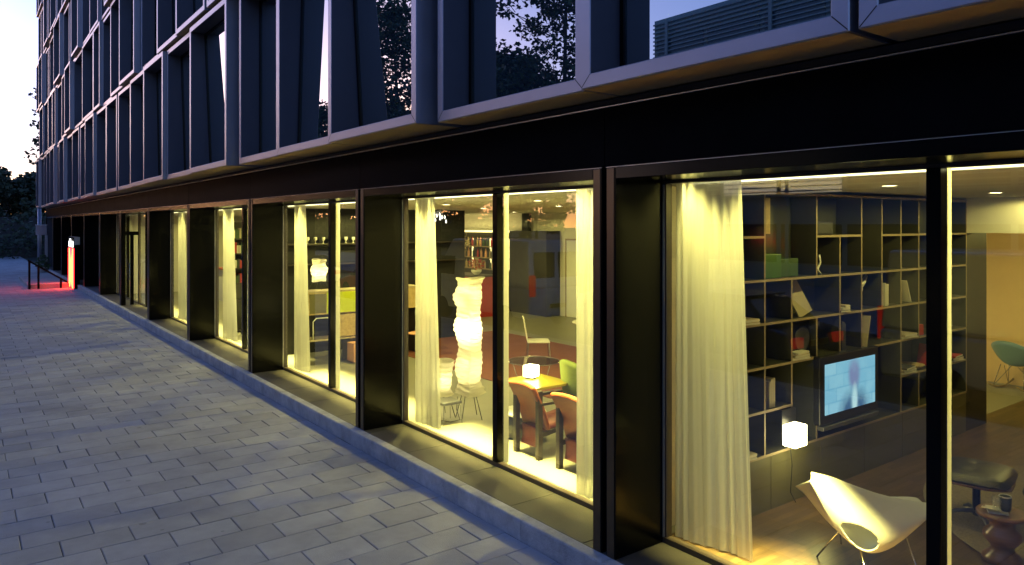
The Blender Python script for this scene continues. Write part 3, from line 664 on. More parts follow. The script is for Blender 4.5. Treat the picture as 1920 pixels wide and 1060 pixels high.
# ------------------------------------------------------------------ white sculpted lounge chair
def shell_chair():
    # local axes: a = to the right along the window, b = away from the window, z up
    t = empty('shell_lounge_chair', (0, 0, 0), 0, 'large white sculpted shell chair with an oval hole and thin steel legs', 'chair')
    def wp(a, d, z):      # a along (.8,-.6), d along (.6,.8) in plan
        return Vector((CX + .8*a + .6*d, CY - .6*a + .8*d, z))
    def lerp(tab, u):
        for i in range(len(tab)-1):
            if u <= tab[i+1][0]:
                k = (u-tab[i][0])/(tab[i+1][0]-tab[i][0])
                return [p*(1-k)+q*k for p, q in zip(tab[i][1:], tab[i+1][1:])]
        return tab[-1][1:]
    top = [(0, 2.185, .722), (.17, 2.34, .690), (.34, 2.50, .628), (.51, 2.655, .573), (.68, 2.81, .53), (.9, 3.02, .495), (1, 3.12, .487)]
    bot = [(0, 2.15, .70), (.1, 2.19, .613), (.2, 2.25, .469), (.3, 2.333, .348), (.4, 2.427, .264), (.5, 2.522, .222), (.63, 2.655, .25), (.78, 2.807, .327), (.9, 2.94, .40), (1, 3.06, .47)]
    far = [(0, 2.29, .43), (.25, 2.38, .37), (.5, 2.62, .35), (.8, 2.90, .42), (1, 3.08, .48)]
    def smooth(tab, u): 
        q = [lerp(tab, min(1, max(0, u+e))) for e in (-.05, -.02, 0, .02, .05)]
        return [sum(c)/5 for c in zip(*q)]
    def back(u, v):
        (ta, tz), (ba, bz) = smooth(top, u), smooth(bot, u)
        bul = math.sin(math.pi*u)
        d = 5.38 - .23*math.sin(v*math.pi*.5)*(.35+.65*bul) - .05*math.sin(v*math.pi)*bul
        return wp(ta*(1-v)+ba*v, d, tz*(1-v)+bz*v)
    def hole(u, v):
        (ta, tz), (ba, bz) = smooth(top, u), smooth(bot, u)
        a = ta*(1-v)+ba*v - 2.445; z = tz*(1-v)+bz*v - .350
        m = a*.844 - z*.536; n = a*.536 + z*.844
        return (m/.135)**2 + (n/(.066*(1+.35*m/.135)))**2 < 1
    mk('back_shell', MB().grid(back, 90, 60, skip=hole), 'white_shell', t, smooth=True, solid=.014, sub=1, fix=False)
    def seat(u, v):
        (ba, bz), (fa, fz) = smooth(bot, u), smooth(far, u)
        k = v; bul = math.sin(math.pi*u)
        d0 = 5.38 - .23*(.35+.65*bul)
        d = d0 + (5.92-.15*u-d0)*k*(.45+.55*max(bul, 1-u)**.7)
        return wp(ba*(1-k)+fa*k, d, bz*(1-k)+fz*k - .05*math.sin(k*math.pi)*bul)
    mk('seat_shell', MB().grid(seat, 40, 24), 'white_shell', t, smooth=True, solid=.014, sub=1, fix=False)
    tops = [wp(2.36, 5.26, .35), wp(2.47, 5.2, .25), wp(2.82, 5.26, .33), wp(2.80, 5.6, .38), wp(2.5, 5.62, .36)]
    foot = [wp(2.335, 5.60, .0), wp(2.455, 4.98, .0), wp(2.84, 5.0, .0), wp(2.9, 5.75, .0), wp(2.62, 5.82, 0)]
    for p, q in zip(tops, foot):
        mk('leg', MB().tube([p, q], .0065, 8), 'steel', t, smooth=True)
shell_chair()

# rug, ottoman, lounge chair, stool table
def rug_fn(u, v):
    a = 2*math.pi*u; r = v
    return (3.9 + 1.75*r*math.cos(a)*(1+.02*math.sin(5*a)), 1.55 + 1.75*r*math.sin(a)*(1+.02*math.cos(4*a)), .026 - (.014 if v > .985 else 0) + .004*math.sin(37*u*6)*math.sin(v*60))
tag(mk('rug', MB().grid(rug_fn, 90, 40, wrap=True), 'rug', smooth=True, fix=False), 'shaggy beige rug under the leather footstool', 'rug')
def cushion(mb, w, d, h, n=14, puff=.5):
    def f(sgn):
        def g(u, v):
            x = (u-.5)*2; y = (v-.5)*2
            e = (1-abs(x)**4)*(1-abs(y)**4)
            cr = (1-.10*abs(y)**3); cr2 = (1-.10*abs(x)**3)
            btn = sum(math.exp(-((x-bx)**2+(y-by)**2)/.012) for bx, by in ((-.33, 0), (.33, 0)))
            return (x*w/2*cr, y*d/2*cr2, sgn*(h/2*max(e, 0)**puff - .016*btn*(sgn > 0)))
        return g
    mb.grid(f(1), n, n); mb.grid(f(-1), n, n)
    return mb
ot = empty('leather_footstool', (2.98, 2.62, .03), R(12), 'dark leather footstool with wooden shell and dark star base on the rug', 'footstool')
c = mk('cushion', cushion(MB(), .66, .56, .13, 18), 'black_leather', ot, (0, 0, .385), smooth=True)
def otsh(u, v):
    x = (u-.5)*2; y = (v-.5)*2
    return (x*.315*(1-.1*abs(y)**3), y*.265*(1-.1*abs(x)**3), .30 + .06*(abs(x)**2.5) + .02*abs(y)**3)
mk('shell', MB().grid(otsh, 16, 16), 'walnut', ot, smooth=True, solid=.014, fix=False)
mk('column', MB().lathe([(.03, .03), (.03, .29), (.09, .30)], n=16), 'black_plastic', ot, smooth=True)
for k in range(4):
    a = k*math.pi/2 + .5
    mk('foot_arm', MB().tube([(0, 0, .07), (.16*math.cos(a), .16*math.sin(a), .06), (.27*math.cos(a), .27*math.sin(a), .012)], [.022, .018, .012], 8), 'grey_metal', ot, smooth=True)
lc = empty('leather_lounge_chair', (2.98, 1.92, .03), R(100), 'dark leather lounge chair with wooden shell at the right edge of the window', 'chair')
mk('seat_cushion', cushion(MB(), .66, .60, .15), 'black_leather', lc, (0, 0, .40), smooth=True)
bk = mk('back_cushion', cushion(MB(), .62, .52, .13), 'black_leather', lc, (0, -.38, .66), smooth=True); bk.rotation_euler = (R(70), 0, 0)
mk('seat_shell', MB().grid(otsh, 14, 14), 'walnut', lc, (0, 0, .0), smooth=True, solid=.014, fix=False)
sh = mk('back_shell', MB().grid(otsh, 14, 14), 'walnut', lc, (0, -.16, .55), smooth=True, solid=.014, fix=False); sh.rotation_euler = (R(70), 0, 0)
mk('column', MB().lathe([(.03, .03), (.03, .29), (.09, .31)], n=16), 'black_plastic', lc, smooth=True)
for k in range(5):
    a = k*math.pi*.4
    mk('foot_arm', MB().tube([(0, 0, .07), (.17*math.cos(a), .17*math.sin(a), .06), (.3*math.cos(a), .3*math.sin(a), .012)], [.022, .018, .012], 8), 'grey_metal', lc, smooth=True)
ST = (2.31, 2.19, .0)
tag(mk('turned_stool', MB().lathe([(.11, .0), (.135, .012), (.13, .05), (.085, .085), (.075, .12), (.10, .15), (.13, .19), (.125, .23), (.085, .265), (.08, .30), (.12, .335), (.168, .352), (.172, .372), (.165, .38), (.14, .377), (.0001, .372)], ST, 36, close=False), 'walnut', smooth=True), 'turned walnut stool used as a side table', 'stool')
tag(mk('napkin', MB().obox((2.29, 2.22, .386), (.15, .13, .012), Matrix.Rotation(.5, 3, 'Z')).obox((2.25, 2.24, .400), (.09, .13, .003), Matrix.Rotation(.2, 3, 'Y') @ Matrix.Rotation(.3, 3, 'Z')), 'paper'), 'folded white paper napkins on the walnut stool', 'napkin')
tag(mk('drinking_glass', MB().lathe([(.0001, .001), (.028, 0), (.033, .11), (.031, .11), (.026, .008), (.0001, .008)], (2.25, 2.205, .395), 20, close=False), 'drink_glass', smooth=True), 'empty clear drinking glass on the walnut stool', 'glass')
mg = empty('mug', (2.32, 2.175, .393), 0, 'dark mug with pale rim on the walnut stool', 'mug')
mk('body', MB().lathe([(.0001, 0), (.036, 0), (.041, .02), (.042, .105), (.038, .105), (.036, .02), (.0001, .015)], n=22, close=False), 'mug', mg, smooth=True)
mk('rim', MB().lathe([(.0425, .100), (.0435, .106), (.040, .110), (.037, .106)], n=22, close=False), 'paper', mg, smooth=True)
mk('handle', MB().tube([(.04, 0, .085), (.068, 0, .08), (.07, 0, .045), (.041, 0, .03)], .007, 8), 'mug', mg, smooth=True)
# blue rocking chair
rc = empty('rocking_chair', (9.0, 4.35, 0), R(-100), 'blue-grey plastic rocking armchair before the orange wall', 'chair')
def rcs(u, v):
    ang = 2*math.pi*u; r = .03 + .29*v; c = math.cos(ang)
    return (r*math.sin(ang), r*c*.92, .37 + v**2.4*(.19 + .21*max(0, -c) - .22*max(0, c)**1.5))
mk('seat_shell', MB().grid(rcs, 40, 12, wrap=True), 'blue_plastic', rc, smooth=True, solid=.008, fix=False)
for s in (-1, 1):
    mk('rocker', MB().tube([(s*.22, -.36+.72*k/8, .012 + .10*((k-4)/4)**2) for k in range(9)], .014, 8), 'osb', rc, smooth=True)
    for (p, q) in (((s*.22, -.2, .045), (s*.1, .12, .37)), ((s*.22, .2, .045), (s*.1, -.12, .37)), ((s*.22, -.2, .045), (s*.16, -.1, .38)), ((s*.22, .2, .045), (s*.16, .12, .38))):
        mk('leg', MB().tube([p, q], .005, 6), 'steel', rc, smooth=True)

# ------------------------------------------------------------------ large lounge
def paper_lamp(name, label, loc, prof, n, legs, seed, bulbs, power):
    r = random.Random(seed); t = empty(name, loc, r.uniform(0, 1), label, 'lamp')
    z0 = prof[0][0]; z1 = prof[-1][0]
    def wid(z):
        for i in range(len(prof)-1):
            if z <= prof[i+1][0]:
                k = (z-prof[i][0])/(prof[i+1][0]-prof[i][0]); return [prof[i][q]*(1-k)+prof[i+1][q]*k for q in (1, 2)]
        return prof[-1][1:]
    ph = [r.uniform(0, 6) for _ in range(5)]
    def fn(u, v):
        z = z0+(z1-z0)*v; w, off = wid(z); a = 2*math.pi*u
        sq = 1/max(abs(math.cos(a)), abs(math.sin(a))); rad = w*(.55+.45*sq)*.86
        rad *= 1 + .030*math.sin(z*95+ph[0]+2.2*math.sin(a+ph[1])) + .018*math.sin(z*57+3*math.sin(2*a+ph[2])) + .03*math.sin(3*a+z*9+ph[3])
        return (off + rad*math.cos(a), off*.4 + rad*math.sin(a), z + .012*math.sin(a*2+ph[4]))
    mk('paper_shade', MB().grid(fn, 40, n, wrap=True), 'paper_shade', t, smooth=True, fix=False)
    for a in legs:
        mk('leg', MB().tube([(.07*math.cos(a), .07*math.sin(a), z0+.05), (.11*math.cos(a), .11*math.sin(a), z0-.02), (.20*math.cos(a), .20*math.sin(a), .0)], .005, 6), 'black_plastic', t, smooth=True)
    for zb, pw in bulbs:
        light('bulb', 'POINT', (wid(zb)[1], wid(zb)[1]*.4, zb), pw*LP, (1, .84, .42), t, .05)
    return t
paper_lamp('tall_paper_lamp', 'tall wavy glowing paper floor lamp on thin wire legs', (1.36, 8.02, 0),
    [(.32, .205, .03), (.38, .18, .02), (.48, .14, .0), (.58, .165, -.02), (.68, .175, -.01), (.80, .165, .03), (.92, .145, .03), (1.03, .16, .0), (1.15, .18, -.04), (1.22, .185, -.05), (1.32, .155, -.02), (1.45, .15, .0), (1.56, .185, -.05), (1.62, .185, -.05), (1.74, .15, .01), (1.84, .185, .03)], 150, (.2, 1.8, 3.4, 4.9), 4, ((1.18, 6.), (.66, 2.2), (1.6, 1.8)), 1)
paper_lamp('small_paper_lamp', 'short glowing paper lamp half hidden behind the sheer curtain', (1.10, 8.30, 0),
    [(.30, .17, 0), (.36, .12, 0), (.48, .135, .0), (.62, .15, .0), (.74, .185, .0)], 60, (.5, 2.1, 3.7, 5.2), 8, ((.5, 2.),), 1)
st = empty('side_stool', (1.02, 8.02, 0), 0, 'little grey stool beside the short paper lamp', 'stool')
mk('seat', MB().box(-.14, .14, -.14, .14, .25, .285), 'grey_metal', st, bev=.006)
for sx in (-1, 1):
    for sy in (-1, 1): mk('leg', MB().tube([(sx*.12, sy*.12, .25), (sx*.14, sy*.14, 0)], .006, 6), 'steel', st)
tag(mk('lamp_cable', MB().tube([(1.2, 8.05, .30), (1.14, 7.98, .16), (1.16, 7.93, .03), (1.05, 7.98, .008), (.98, 8.05, .02), (.92, 8.1, .008), (.8, 8.2, .008)], .005, 6), 'black_plastic', smooth=True), 'black cable on the floor between the paper lamps', 'cable')
dr = empty('drum_table', (1.46, 6.98, 0), 0, 'low black drum table with a white round top', 'table')
mk('drum', MB().lathe([(.22, 0), (.27, .04), (.28, .18), (.26, .27)], n=32), 'black_plastic', dr, smooth=True)
mk('top', MB().lathe([(.0001, .30), (.27, .30), (.275, .29), (.27, .275)], n=32), 'white_plastic', dr, smooth=True)
yt = empty('yellow_table', (1.98, 7.42, 0), 0, 'low table with a bright yellow top', 'table')
mk('top', MB().box(-.36, .36, -.36, .36, .48, .51), 'yellow_lacquer', yt, bev=.004)
for sx in (-1, 1):
    for sy in (-1, 1): mk('leg', MB().box(sx*.30-.015, sx*.30+.015, sy*.30-.015, sy*.30+.015, 0, .48), 'steel', yt)
cl = empty('cube_table_lamp', (2.05, 7.58, .51), .3, 'glowing white cube lamp standing on the yellow table', 'lamp')
mk('base', MB().box(-.06, .06, -.06, .06, 0, .02), 'black_plastic', cl)
mk('shade', MB().box(-.08, .08, -.08, .08, .022, .175), 'lamp_cube', cl, bev=.012)
light('glow', 'POINT', (-.2, -.2, .12), 4*LP, YEL, cl, .06)
def frame_chair(name, loc, rz, label, cm, w):
    # dark timber frame chair with slung leather back and seat; back towards -x
    t = empty(name, loc, rz, label, 'chair', 'timber framed armchairs by the window')
    for s in (-1, 1):
        mk('rear_post', MB().box(-.03, .03, s*w/2-.028, s*w/2+.028, 0, .745), 'dark_wood', t, bev=.004)
        mk('front_post', MB().box(.60, .66, s*w/2-.028, s*w/2+.028, 0, .56), 'dark_wood', t, bev=.004)
        mk('arm', MB().bar((-.02, s*w/2, .60), (.66, s*w/2, .585), .06, .03), 'dark_wood', t, bev=.004)
        mk('side_rail', MB().bar((.0, s*w/2, .26), (.64, s*w/2, .34), .03, .05), 'dark_wood', t)
    def back(u, v):
        y = (u-.5)*(w+.06); z = .30+v*.50
        return (.12 - .30*v*.75 + .03*math.cos((u-.5)*3.1) + .025*math.sin(v*3.1), y, z + .015*math.sin(u*3.14))
    mk('backrest', MB().grid(back, 14, 14), cm, t, smooth=True, solid=.055, sub=1, fix=False)
    def seat(u, v):
        return (.10+.54*v, (u-.5)*(w-.02), .31 + .07*v - .03*math.sin(v*3.14)*math.sin(u*3.14))
    mk('seat', MB().grid(seat, 10, 10), cm if cm != 'orange_leather' else 'red_fabric', t, smooth=True, solid=.07, sub=1, fix=False)
    def skirt(u, v): return (.05+.02*math.sin(v*3), (u-.5)*(w-.06), .10+.22*v)
    mk('skirt', MB().grid(skirt, 6, 6), 'red_fabric', t, smooth=True, solid=.02, fix=False)
frame_chair('timber_armchair', (1.02, 6.34, 0), 0, 'orange leather armchair with dark timber posts before the yellow table', 'orange_leather', .40)
frame_chair('timber_armchair', (1.02, 5.60, 0), 0, 'reddish leather armchair with dark timber posts beside the sheer curtain', 'orange_leather', .40)
ga = empty('green_armchair', (2.62, 7.05, 0), R(70), 'rounded olive green upholstered armchair', 'chair')
def gback(u, v):
    a = math.pi*(u*1.1-.05); r = .36+.05*v
    return (r*math.cos(a), r*math.sin(a)*.9-.02, .30+.48*v*(.62+.38*math.sin(math.pi*u)))
mk('backrest', MB().grid(gback, 24, 10), 'green_fabric', ga, smooth=True, solid=.11, sub=1, fix=False)
mk('seat', cushion(MB(), .64, .62, .22), 'green_fabric', ga, (0, -.04, .34), smooth=True)
mk('apron', MB().lathe([(.28, .14), (.31, .20), (.31, .30)], n=24), 'green_fabric', ga, (0, -.02, 0), smooth=True)
for k in range(4): mk('leg', MB().tube([(.22*math.cos(k*1.57+.78), .22*math.sin(k*1.57+.78), .16), (.26*math.cos(k*1.57+.78), .26*math.sin(k*1.57+.78), 0)], .014, 8), 'dark_wood', ga)
def side_chair(loc, rz, label, m):
    t = empty('side_chair', loc, rz, label, 'chair', 'pale side chairs of the lounge')
    mk('seat', MB().box(-.20, .20, -.20, .20, .43, .455), m, t, bev=.008)
    def b(u, v): return (-.20-.07*v, (u-.5)*.40, .47+.40*v)
    mk('backrest', MB().grid(b, 4, 4), m, t, solid=.02, fix=False)
    for sx in (-1, 1):
        for sy in (-1, 1): mk('leg', MB().tube([(sx*.18, sy*.18, .43), (sx*.22, sy*.21, 0)], .011, 8), 'steel', t)
side_chair((4.35, 10.28, 0), R(-35), 'pale upright side chair on the red carpet', 'white_plastic')
side_chair((5.6, 9.3, 0), R(120), 'grey side chair at the white round table near the curtain', 'grey_metal')
side_chair((3.1, 12.4, 0), R(200), 'orange side chair behind the tall paper lamp', 'peach')
wt2 = empty('round_table', (5.4, 9.9, 0), 0, 'white round pedestal table behind the green armchair', 'table')
mk('top', MB().lathe([(.0001, .72), (.42, .72), (.43, .735), (.42, .745), (.0001, .745)], n=32), 'white_plastic', wt2, smooth=False)
mk('stem', MB().lathe([(.22, 0), (.2, .015), (.04, .05), (.035, .72)], n=20), 'white_plastic', wt2, smooth=True)
tag(mk('red_carpet', MB().box(2.9, 6.2, 8.2, 14.2, .001, .012), 'red_rug'), 'orange red carpet in the middle of the lounge', 'carpet')
fl2 = empty('arc_floor_lamp', (3.3, 9.1, 0.012), 0, 'thin steel rings of a low wire table on the carpet', 'table')
mk('ring', MB().tube([(.42*math.cos(k*.2618), .42*math.sin(k*.2618), .36) for k in range(25)], .006, 6, False), 'steel', fl2, smooth=True)
mk('top', MB().lathe([(.0001, .352), (.415, .352), (.415, .358), (.0001, .358)], n=32), 'drink_glass', fl2)
for k in range(3): mk('leg', MB().tube([(.38*math.cos(k*2.09), .38*math.sin(k*2.09), .35), (.25*math.cos(k*2.09), .25*math.sin(k*2.09), 0)], .007, 6), 'steel', fl2)
fl2.name = 'wire_table'
# back wall: black fireplace block, door, picture
fp = empty('fireplace', (9.1, 16.35, 0), 0, 'tall black fireplace block with a flue against the back wall', 'fireplace')
mk('block', MB().box(-.25, .25, -.85, .85, 0, 2.36), 'dark_wall', fp, bev=.01)
mk('flue', MB().lathe([(.14, 2.36), (.14, 2.86)], (0, .35, 0), 24), 'grey_metal', fp, smooth=True)
bd = empty('white_door', (9.352, 14.75, 0), 0, 'white flush door in the back wall of the lounge', 'door')
mk('leaf', MB().box(-.03, 0, -.45, .45, .01, 2.1), 'white_plastic', bd, bev=.003)
mk('frame', MB().box(-.035, 0, .46, .50, 0, 2.15).box(-.035, 0, -.50, -.46, 0, 2.15).box(-.035, 0, -.459, .459, 2.11, 2.15), 'shelf_edge', bd)
for z in (.25, 1.1, 1.9): mk('hinge', MB().box(-.042, -.031, -.468, -.440, z, z+.1), 'steel', bd)
pc = empty('framed_picture', (9.35, 13.75, 1.35), 0, 'narrow framed picture right of the white door', 'picture')
mk('frame', MB().box(-.025, 0, -.17, .17, -.5, .5), 'grey_metal', pc, bev=.003)
mk('print', MB().box(-.028, -.026, -.14, .14, -.46, .46), 'peach', pc)
# bar
bar = empty('bar_counter', (7.5, 19.2, 0), 0, 'long red bar counter at the back of the lounge', 'counter')
mk('front', MB().box(-.3, .3, -2.7, 2.7, 0, 1.10), 'red_lacquer', bar)
mk('top', MB().box(-.36, .34, -2.75, 2.75, 1.101, 1.145), 'dark_wood', bar, bev=.004)
bb = empty('back_bar', (9.2, 20.2, 0), 0, 'lit back bar with bottle shelves behind the counter', 'shelf')
mk('casing', MB().box(.0, .14, -2.9, 2.9, 0, 2.36), 'dark_wall', bb)
for z in (1.15, 1.5, 1.85): mk('shelf_board', MB().box(-.22, -.001, -2.7, 2.7, z-.012, z+.012), 'shelf_edge', bb)
for k in range(6): mk('glow_strip', MB().box(-.02, -.002, -2.6+k*1.0, -2.54+k*1.0, 1.17, 2.1), 'bar_glow', bb)
mk('cove', MB().box(-.3, -.02, -2.9, 2.9, 2.30, 2.36), 'bar_glow', bb)
bottle = MB().lathe([(.033, 0), (.036, .02), (.036, .17), (.013, .22), (.013, .28)], n=12)
bms = [bottle.mesh('bottle', m, True) for m in ('book_green', 'osb', 'book_red', 'book_cream', 'peach')]
rr = random.Random(3)
for z in (1.162, 1.512, 1.862):
    k = -2.55; bi = 0
    while k < 2.0:
        bi += 1
        o = link('bottle', bms[rr.randrange(5)], None, (9.08, 20.2+k, z)); tag(o, 'bottle, %s from the right on the %s lit shelf behind the bar' % (ORD[bi-1], {1.162: 'lowest', 1.512: 'middle', 1.862: 'highest'}[z]), 'bottle', 'bottles behind the bar'); k += rr.uniform(.16, .3)
for i, y in enumerate((16.9, 17.7, 18.6)):
    t = empty('bar_stool', (6.85, y, 0), 0, '%s bar stool with thin steel legs at the red counter' % ('nearest', 'middle', 'farthest')[i], 'stool', 'bar stools')
    mk('seat', MB().lathe([(.0001, .76), (.17, .76), (.18, .78), (.16, .80), (.0001, .80)], n=20), 'white_plastic', t, smooth=True)
    for k in range(4): mk('leg', MB().tube([(.1*math.cos(k*1.57), .1*math.sin(k*1.57), .76), (.22*math.cos(k*1.57), .22*math.sin(k*1.57), 0)], .009, 6), 'steel', t)
def leaves(mb, rnd, c, rad, n, size, flat=1.):
    c = Vector(c)
    for _ in range(n):
        while True:
            p = Vector((rnd.uniform(-1, 1), rnd.uniform(-1, 1), rnd.uniform(-1, 1)))
            if p.length < 1: break
        p = c + Vector((p.x*rad[0], p.y*rad[1], p.z*rad[2]))
        a = Vector((rnd.gauss(0, 1), rnd.gauss(0, 1), rnd.gauss(0, 1)*.6)).normalized(); b = a.cross(Vector((rnd.gauss(0, 1), rnd.gauss(0, 1), rnd.gauss(0, 1)))).normalized()
        s = size*rnd.uniform(.6, 1.25); k = len(mb.v)
        mb.v += [tuple(p - a*s*.5), tuple(p + b*s*.32), tuple(p + a*s*.5), tuple(p - b*s*.32)]; mb.f.append((k, k+1, k+2, k+3))
va = empty('branch_vase', (7.45, 18.2, 1.145), 0, 'vase of blossoming branches standing on the bar', 'vase')
mk('vase', MB().lathe([(.06, 0), (.10, .08), (.09, .22), (.05, .32), (.06, .36)], n=18), 'grey_metal', va, smooth=True)
rr = random.Random(9); bl = MB(); br_ = MB()
for k in range(11):
    a = rr.uniform(0, 6.28); e = Vector((math.cos(a)*rr.uniform(.2, .55), math.sin(a)*rr.uniform(.3, .95), rr.uniform(.7, 1.15)))
    br_.tube([(0, 0, .3), tuple(e*.5+Vector((0, 0, .12))), tuple(e)], [.008, .006, .003], 5)
    for q in (.55, .75, .9, 1.): leaves(bl, rr, e*q+Vector((0, 0, .05)), (.13, .13, .11), 16, .06)
mk('twigs', br_, 'bark', va); mk('blossom', bl, 'blossom', va, fix=False)
fb = empty('flower_bowl', (7.45, 16.85, 1.145), 0, 'bowl of red and white flowers on the bar', 'flowers')
mk('bowl', MB().lathe([(.06, 0), (.14, .08), (.15, .14), (.13, .10), (.0001, .04)], n=20, close=False), 'white_plastic', fb, smooth=True)
f1 = MB(); leaves(f1, rr, (0, 0, .3), (.22, .3, .17), 120, .07); mk('red_flowers', f1, 'book_red', fb, fix=False)
f1 = MB(); leaves(f1, rr, (0, 0, .3), (.2, .28, .17), 60, .06); mk('white_flowers', f1, 'blossom', fb, fix=False)
pd = empty('drop_pendant', (4.05, 13.2, 2.87), 0, 'hanging pendant lamp of small bright glass drops', 'lamp')
mk('canopy', MB().lathe([(.06, 0), (.06, -.02)], n=16), 'steel', pd)
for k in range(10):
    a = k*2.4; r = .03*math.sqrt(k); z = -.12-.03*((k*7) % 6)
    o = mk('glass_drop', MB().lathe([(.0001, .05), (.012, .02), (.016, -.01), (.0001, -.035)], n=8), 'crystal', pd, (r*math.cos(a)*2, r*math.sin(a)*2, z), smooth=True)
    mk('wire', MB().tube([(r*math.cos(a)*2, r*math.sin(a)*2, z+.05), (0, 0, -.02)], .0015, 4), 'steel', pd)
# sideboard of the third window
sb = empty('sideboard', (0, 12.72, 0), 0, 'open sideboard with a lime green door and plywood box', 'sideboard')
mk('top', MB().box(.98, 3.3, 0, .42, 1.30, 1.33), 'book_cream', sb)
mk('lime_door', MB().box(1.36, 2.75, -.012, .01, .92, 1.295), 'lime_lacquer', sb)
mk('carcass', MB().box(1.02, 3.28, .012, .41, .90, 1.299), 'osb', sb)
mk('open_box', MB().box(1.04, 1.34, -.006, .011, .93, 1.28), 'base_panel', sb)
mk('plywood_box', MB().box(1.58, 2.2, 0, .4, .47, .88), 'osb', sb)
mk('shelf_board', MB().box(1.0, 2.3, 0, .41, .42, .45), 'book_cream', sb)
mk('peach_box', MB().box(1.75, 2.2, -.3, -.02, .02, .36), 'peach', sb)
for x in (1.03, 1.86, 3.26): mk('post', MB().box(x-.02, x+.02, .02, .40, 0, .899), 'dark_wood', sb)
mk('handle_loop', MB().tube([(1.10, .0, .46), (1.10, 0, .78), (1.16, 0, .84), (1.38, 0, .84), (1.44, 0, .78), (1.44, 0, .46)], .012, 8), 'white_plastic', sb, smooth=True)
paper_lamp('boxy_paper_lamp', 'boxy glowing paper lamp standing on the sideboard', (1.27, 12.86, 1.36), [(.14, .125, 0), (.26, .125, .0), (.36, .165, .03), (.46, .115, 0), (.55, .135, 0)], 40, (.8, 2.4, 3.9, 5.5), 5, ((.3, 3.),), 1)
tv2 = empty('dark_media_wall', (0, 14.0, 0), 0, 'dark shelving wall behind the sideboard with glasses', 'shelf')
mk('panel', MB().box(1.0, 5.2, 0, .08, 0, 2.86), 'dark_void', tv2)
for z in (1.75, 2.15): mk('shelf_board', MB().box(1.02, 5.1, -.2, -.001, z-.012, z+.012), 'dark_wood', tv2)
gob = MB().lathe([(.03, 0), (.006, .01), (.006, .05), (.035, .08), (.032, .13), (.03, .13)], n=12).mesh('goblet', 'white_plastic', True)
for k in range(7): tag(link('goblet', gob, None, (1.45+k*.16, 13.88, 2.163)), 'white goblet, %s from the window on the dark shelf above the sideboard' % ORD[k], 'goblet', 'goblets on the dark shelf')
# bookshelf of the fourth window
bs = empty('bookshelf', (0, 17.6, 0), 0, 'tall dark bookshelf behind the glowing brick lamp', 'shelf')
mk('back_panel', MB().box(.95, 3.2, .28, .30, 0, 2.6), 'shelf_back', bs)
for z in (.02, .75, 1.15, 1.5, 1.85, 2.2, 2.58): mk('shelf_board', MB().box(.95, 3.2, 0, .279, z-.014, z+.014), 'dark_wood', bs)
for x in (.96, 1.7, 2.45, 3.19): mk('upright', MB().box(x-.012, x+.012, .002, .278, .035, 2.565), 'dark_wood', bs)
for li, z in enumerate((1.164, 1.514, 1.864, 2.214)):
    x = 1.0; bi = 0
    while x < 1.66:
        bi += 1
        w = rr.uniform(.02, .04); h = rr.uniform(.17, .26)
        tag(mk('book', MB().box(x, x+w, 17.63, 17.8, z, z+h), rr.choice(('book_cream', 'book_red', 'book_dark', 'book_green', 'paper'))), 'upright book, %s from the window on the %s shelf of the tall dark bookshelf' % (ORD[bi-1], ('lowest', 'second', 'third', 'highest')[li]), 'book', 'books of the tall bookshelf'); x += w+.003
gb = empty('brick_lamp', (1.36, 17.2, .0), 0, 'glowing yellow column lamp of stacked blocks', 'lamp')
for z in range(13):
    for q in range(2):
        mk('glass_block', MB().box(-.16+.165*q+(.03 if z % 2 else 0), -.002+.165*q+(.03 if z % 2 else 0), -.08, .08, .42+z*.058, .42+z*.058+.052), 'bar_glow', gb, bev=.004)
mk('plinth', MB().box(-.18, .2, -.1, .1, 0, .41), 'dark_wood', gb)
gl2 = empty('globe_lamp', (1.20, 16.1, 0), 0, 'small glowing drum lamp on a slim pole', 'lamp')
mk('pole', MB().tube([(0, 0, 0), (0, 0, .86)], .01, 8), 'steel', gl2); mk('foot', MB().lathe([(.12, 0), (.12, .012), (.02, .02)], n=20), 'steel', gl2)
mk('shade', MB().lathe([(.08, .84), (.085, .86), (.085, 1.03), (.08, 1.05)], n=20), 'lamp_cube', gl2, smooth=True)
light('glow', 'POINT', (-.2, -.2, .95), 5*LP, YEL, gl2, .05)
# reception desk behind the entrance
rd = empty('reception_desk', (3.2, 24.6, 0), 0, 'pale reception desk with a red edge behind the entrance doors', 'counter')
mk('front', MB().box(-.3, .3, -1.2, 1.2, 0, 1.05), 'plaster', rd); mk('top', MB().box(-.36, .36, -1.25, 1.25, 1.051, 1.09), 'red_lacquer', rd)

# ================================================================== outside
sg = empty('sign_totem', (-.14, 36.65, PZ), 0, 'upright black sign block with white lettering over a glowing orange letter', 'sign')
mk('casing', MB().box(-.10, .11, -1.05, 1.05, .0, 2.18), 'black_metal', sg, bev=.006)
mk('cap', MB().box(-.09, .112, -1.052, 1.04, 1.86, 2.182), 'trim', sg)
mk('red_face', MB().box(-.104, -.101, -1.0, 1.0, .03, 1.70), 'sign_red', sg)
me = text_mesh('letter', 'M', 'sign_orange', 1., .003, .03); o = link('glowing_letter', me, sg, (-.108, 0, .06)); o.rotation_euler = (R(90), 0, R(-90)); o.scale = (2.25, 2.3, 1)
me = text_mesh('lettering', 'citizen', 'sign_white', .62, .003, .012); o = link('lettering', me, sg, (-.108, 0, 1.76)); o.rotation_euler = (R(90), 0, R(-90)); o.scale = (.98, .85, 1)
ld = tag(mk('entrance_landing', MB().box(-1.75, -.25, 37.8, 44, PZ-.1, PZ+.14), 'concrete', bev=.01), 'low concrete landing beside the sign', 'landing')
hr = empty('handrail', (0, 0, PZ), 0, 'black sloping steel handrail in front of the sign', 'handrail')
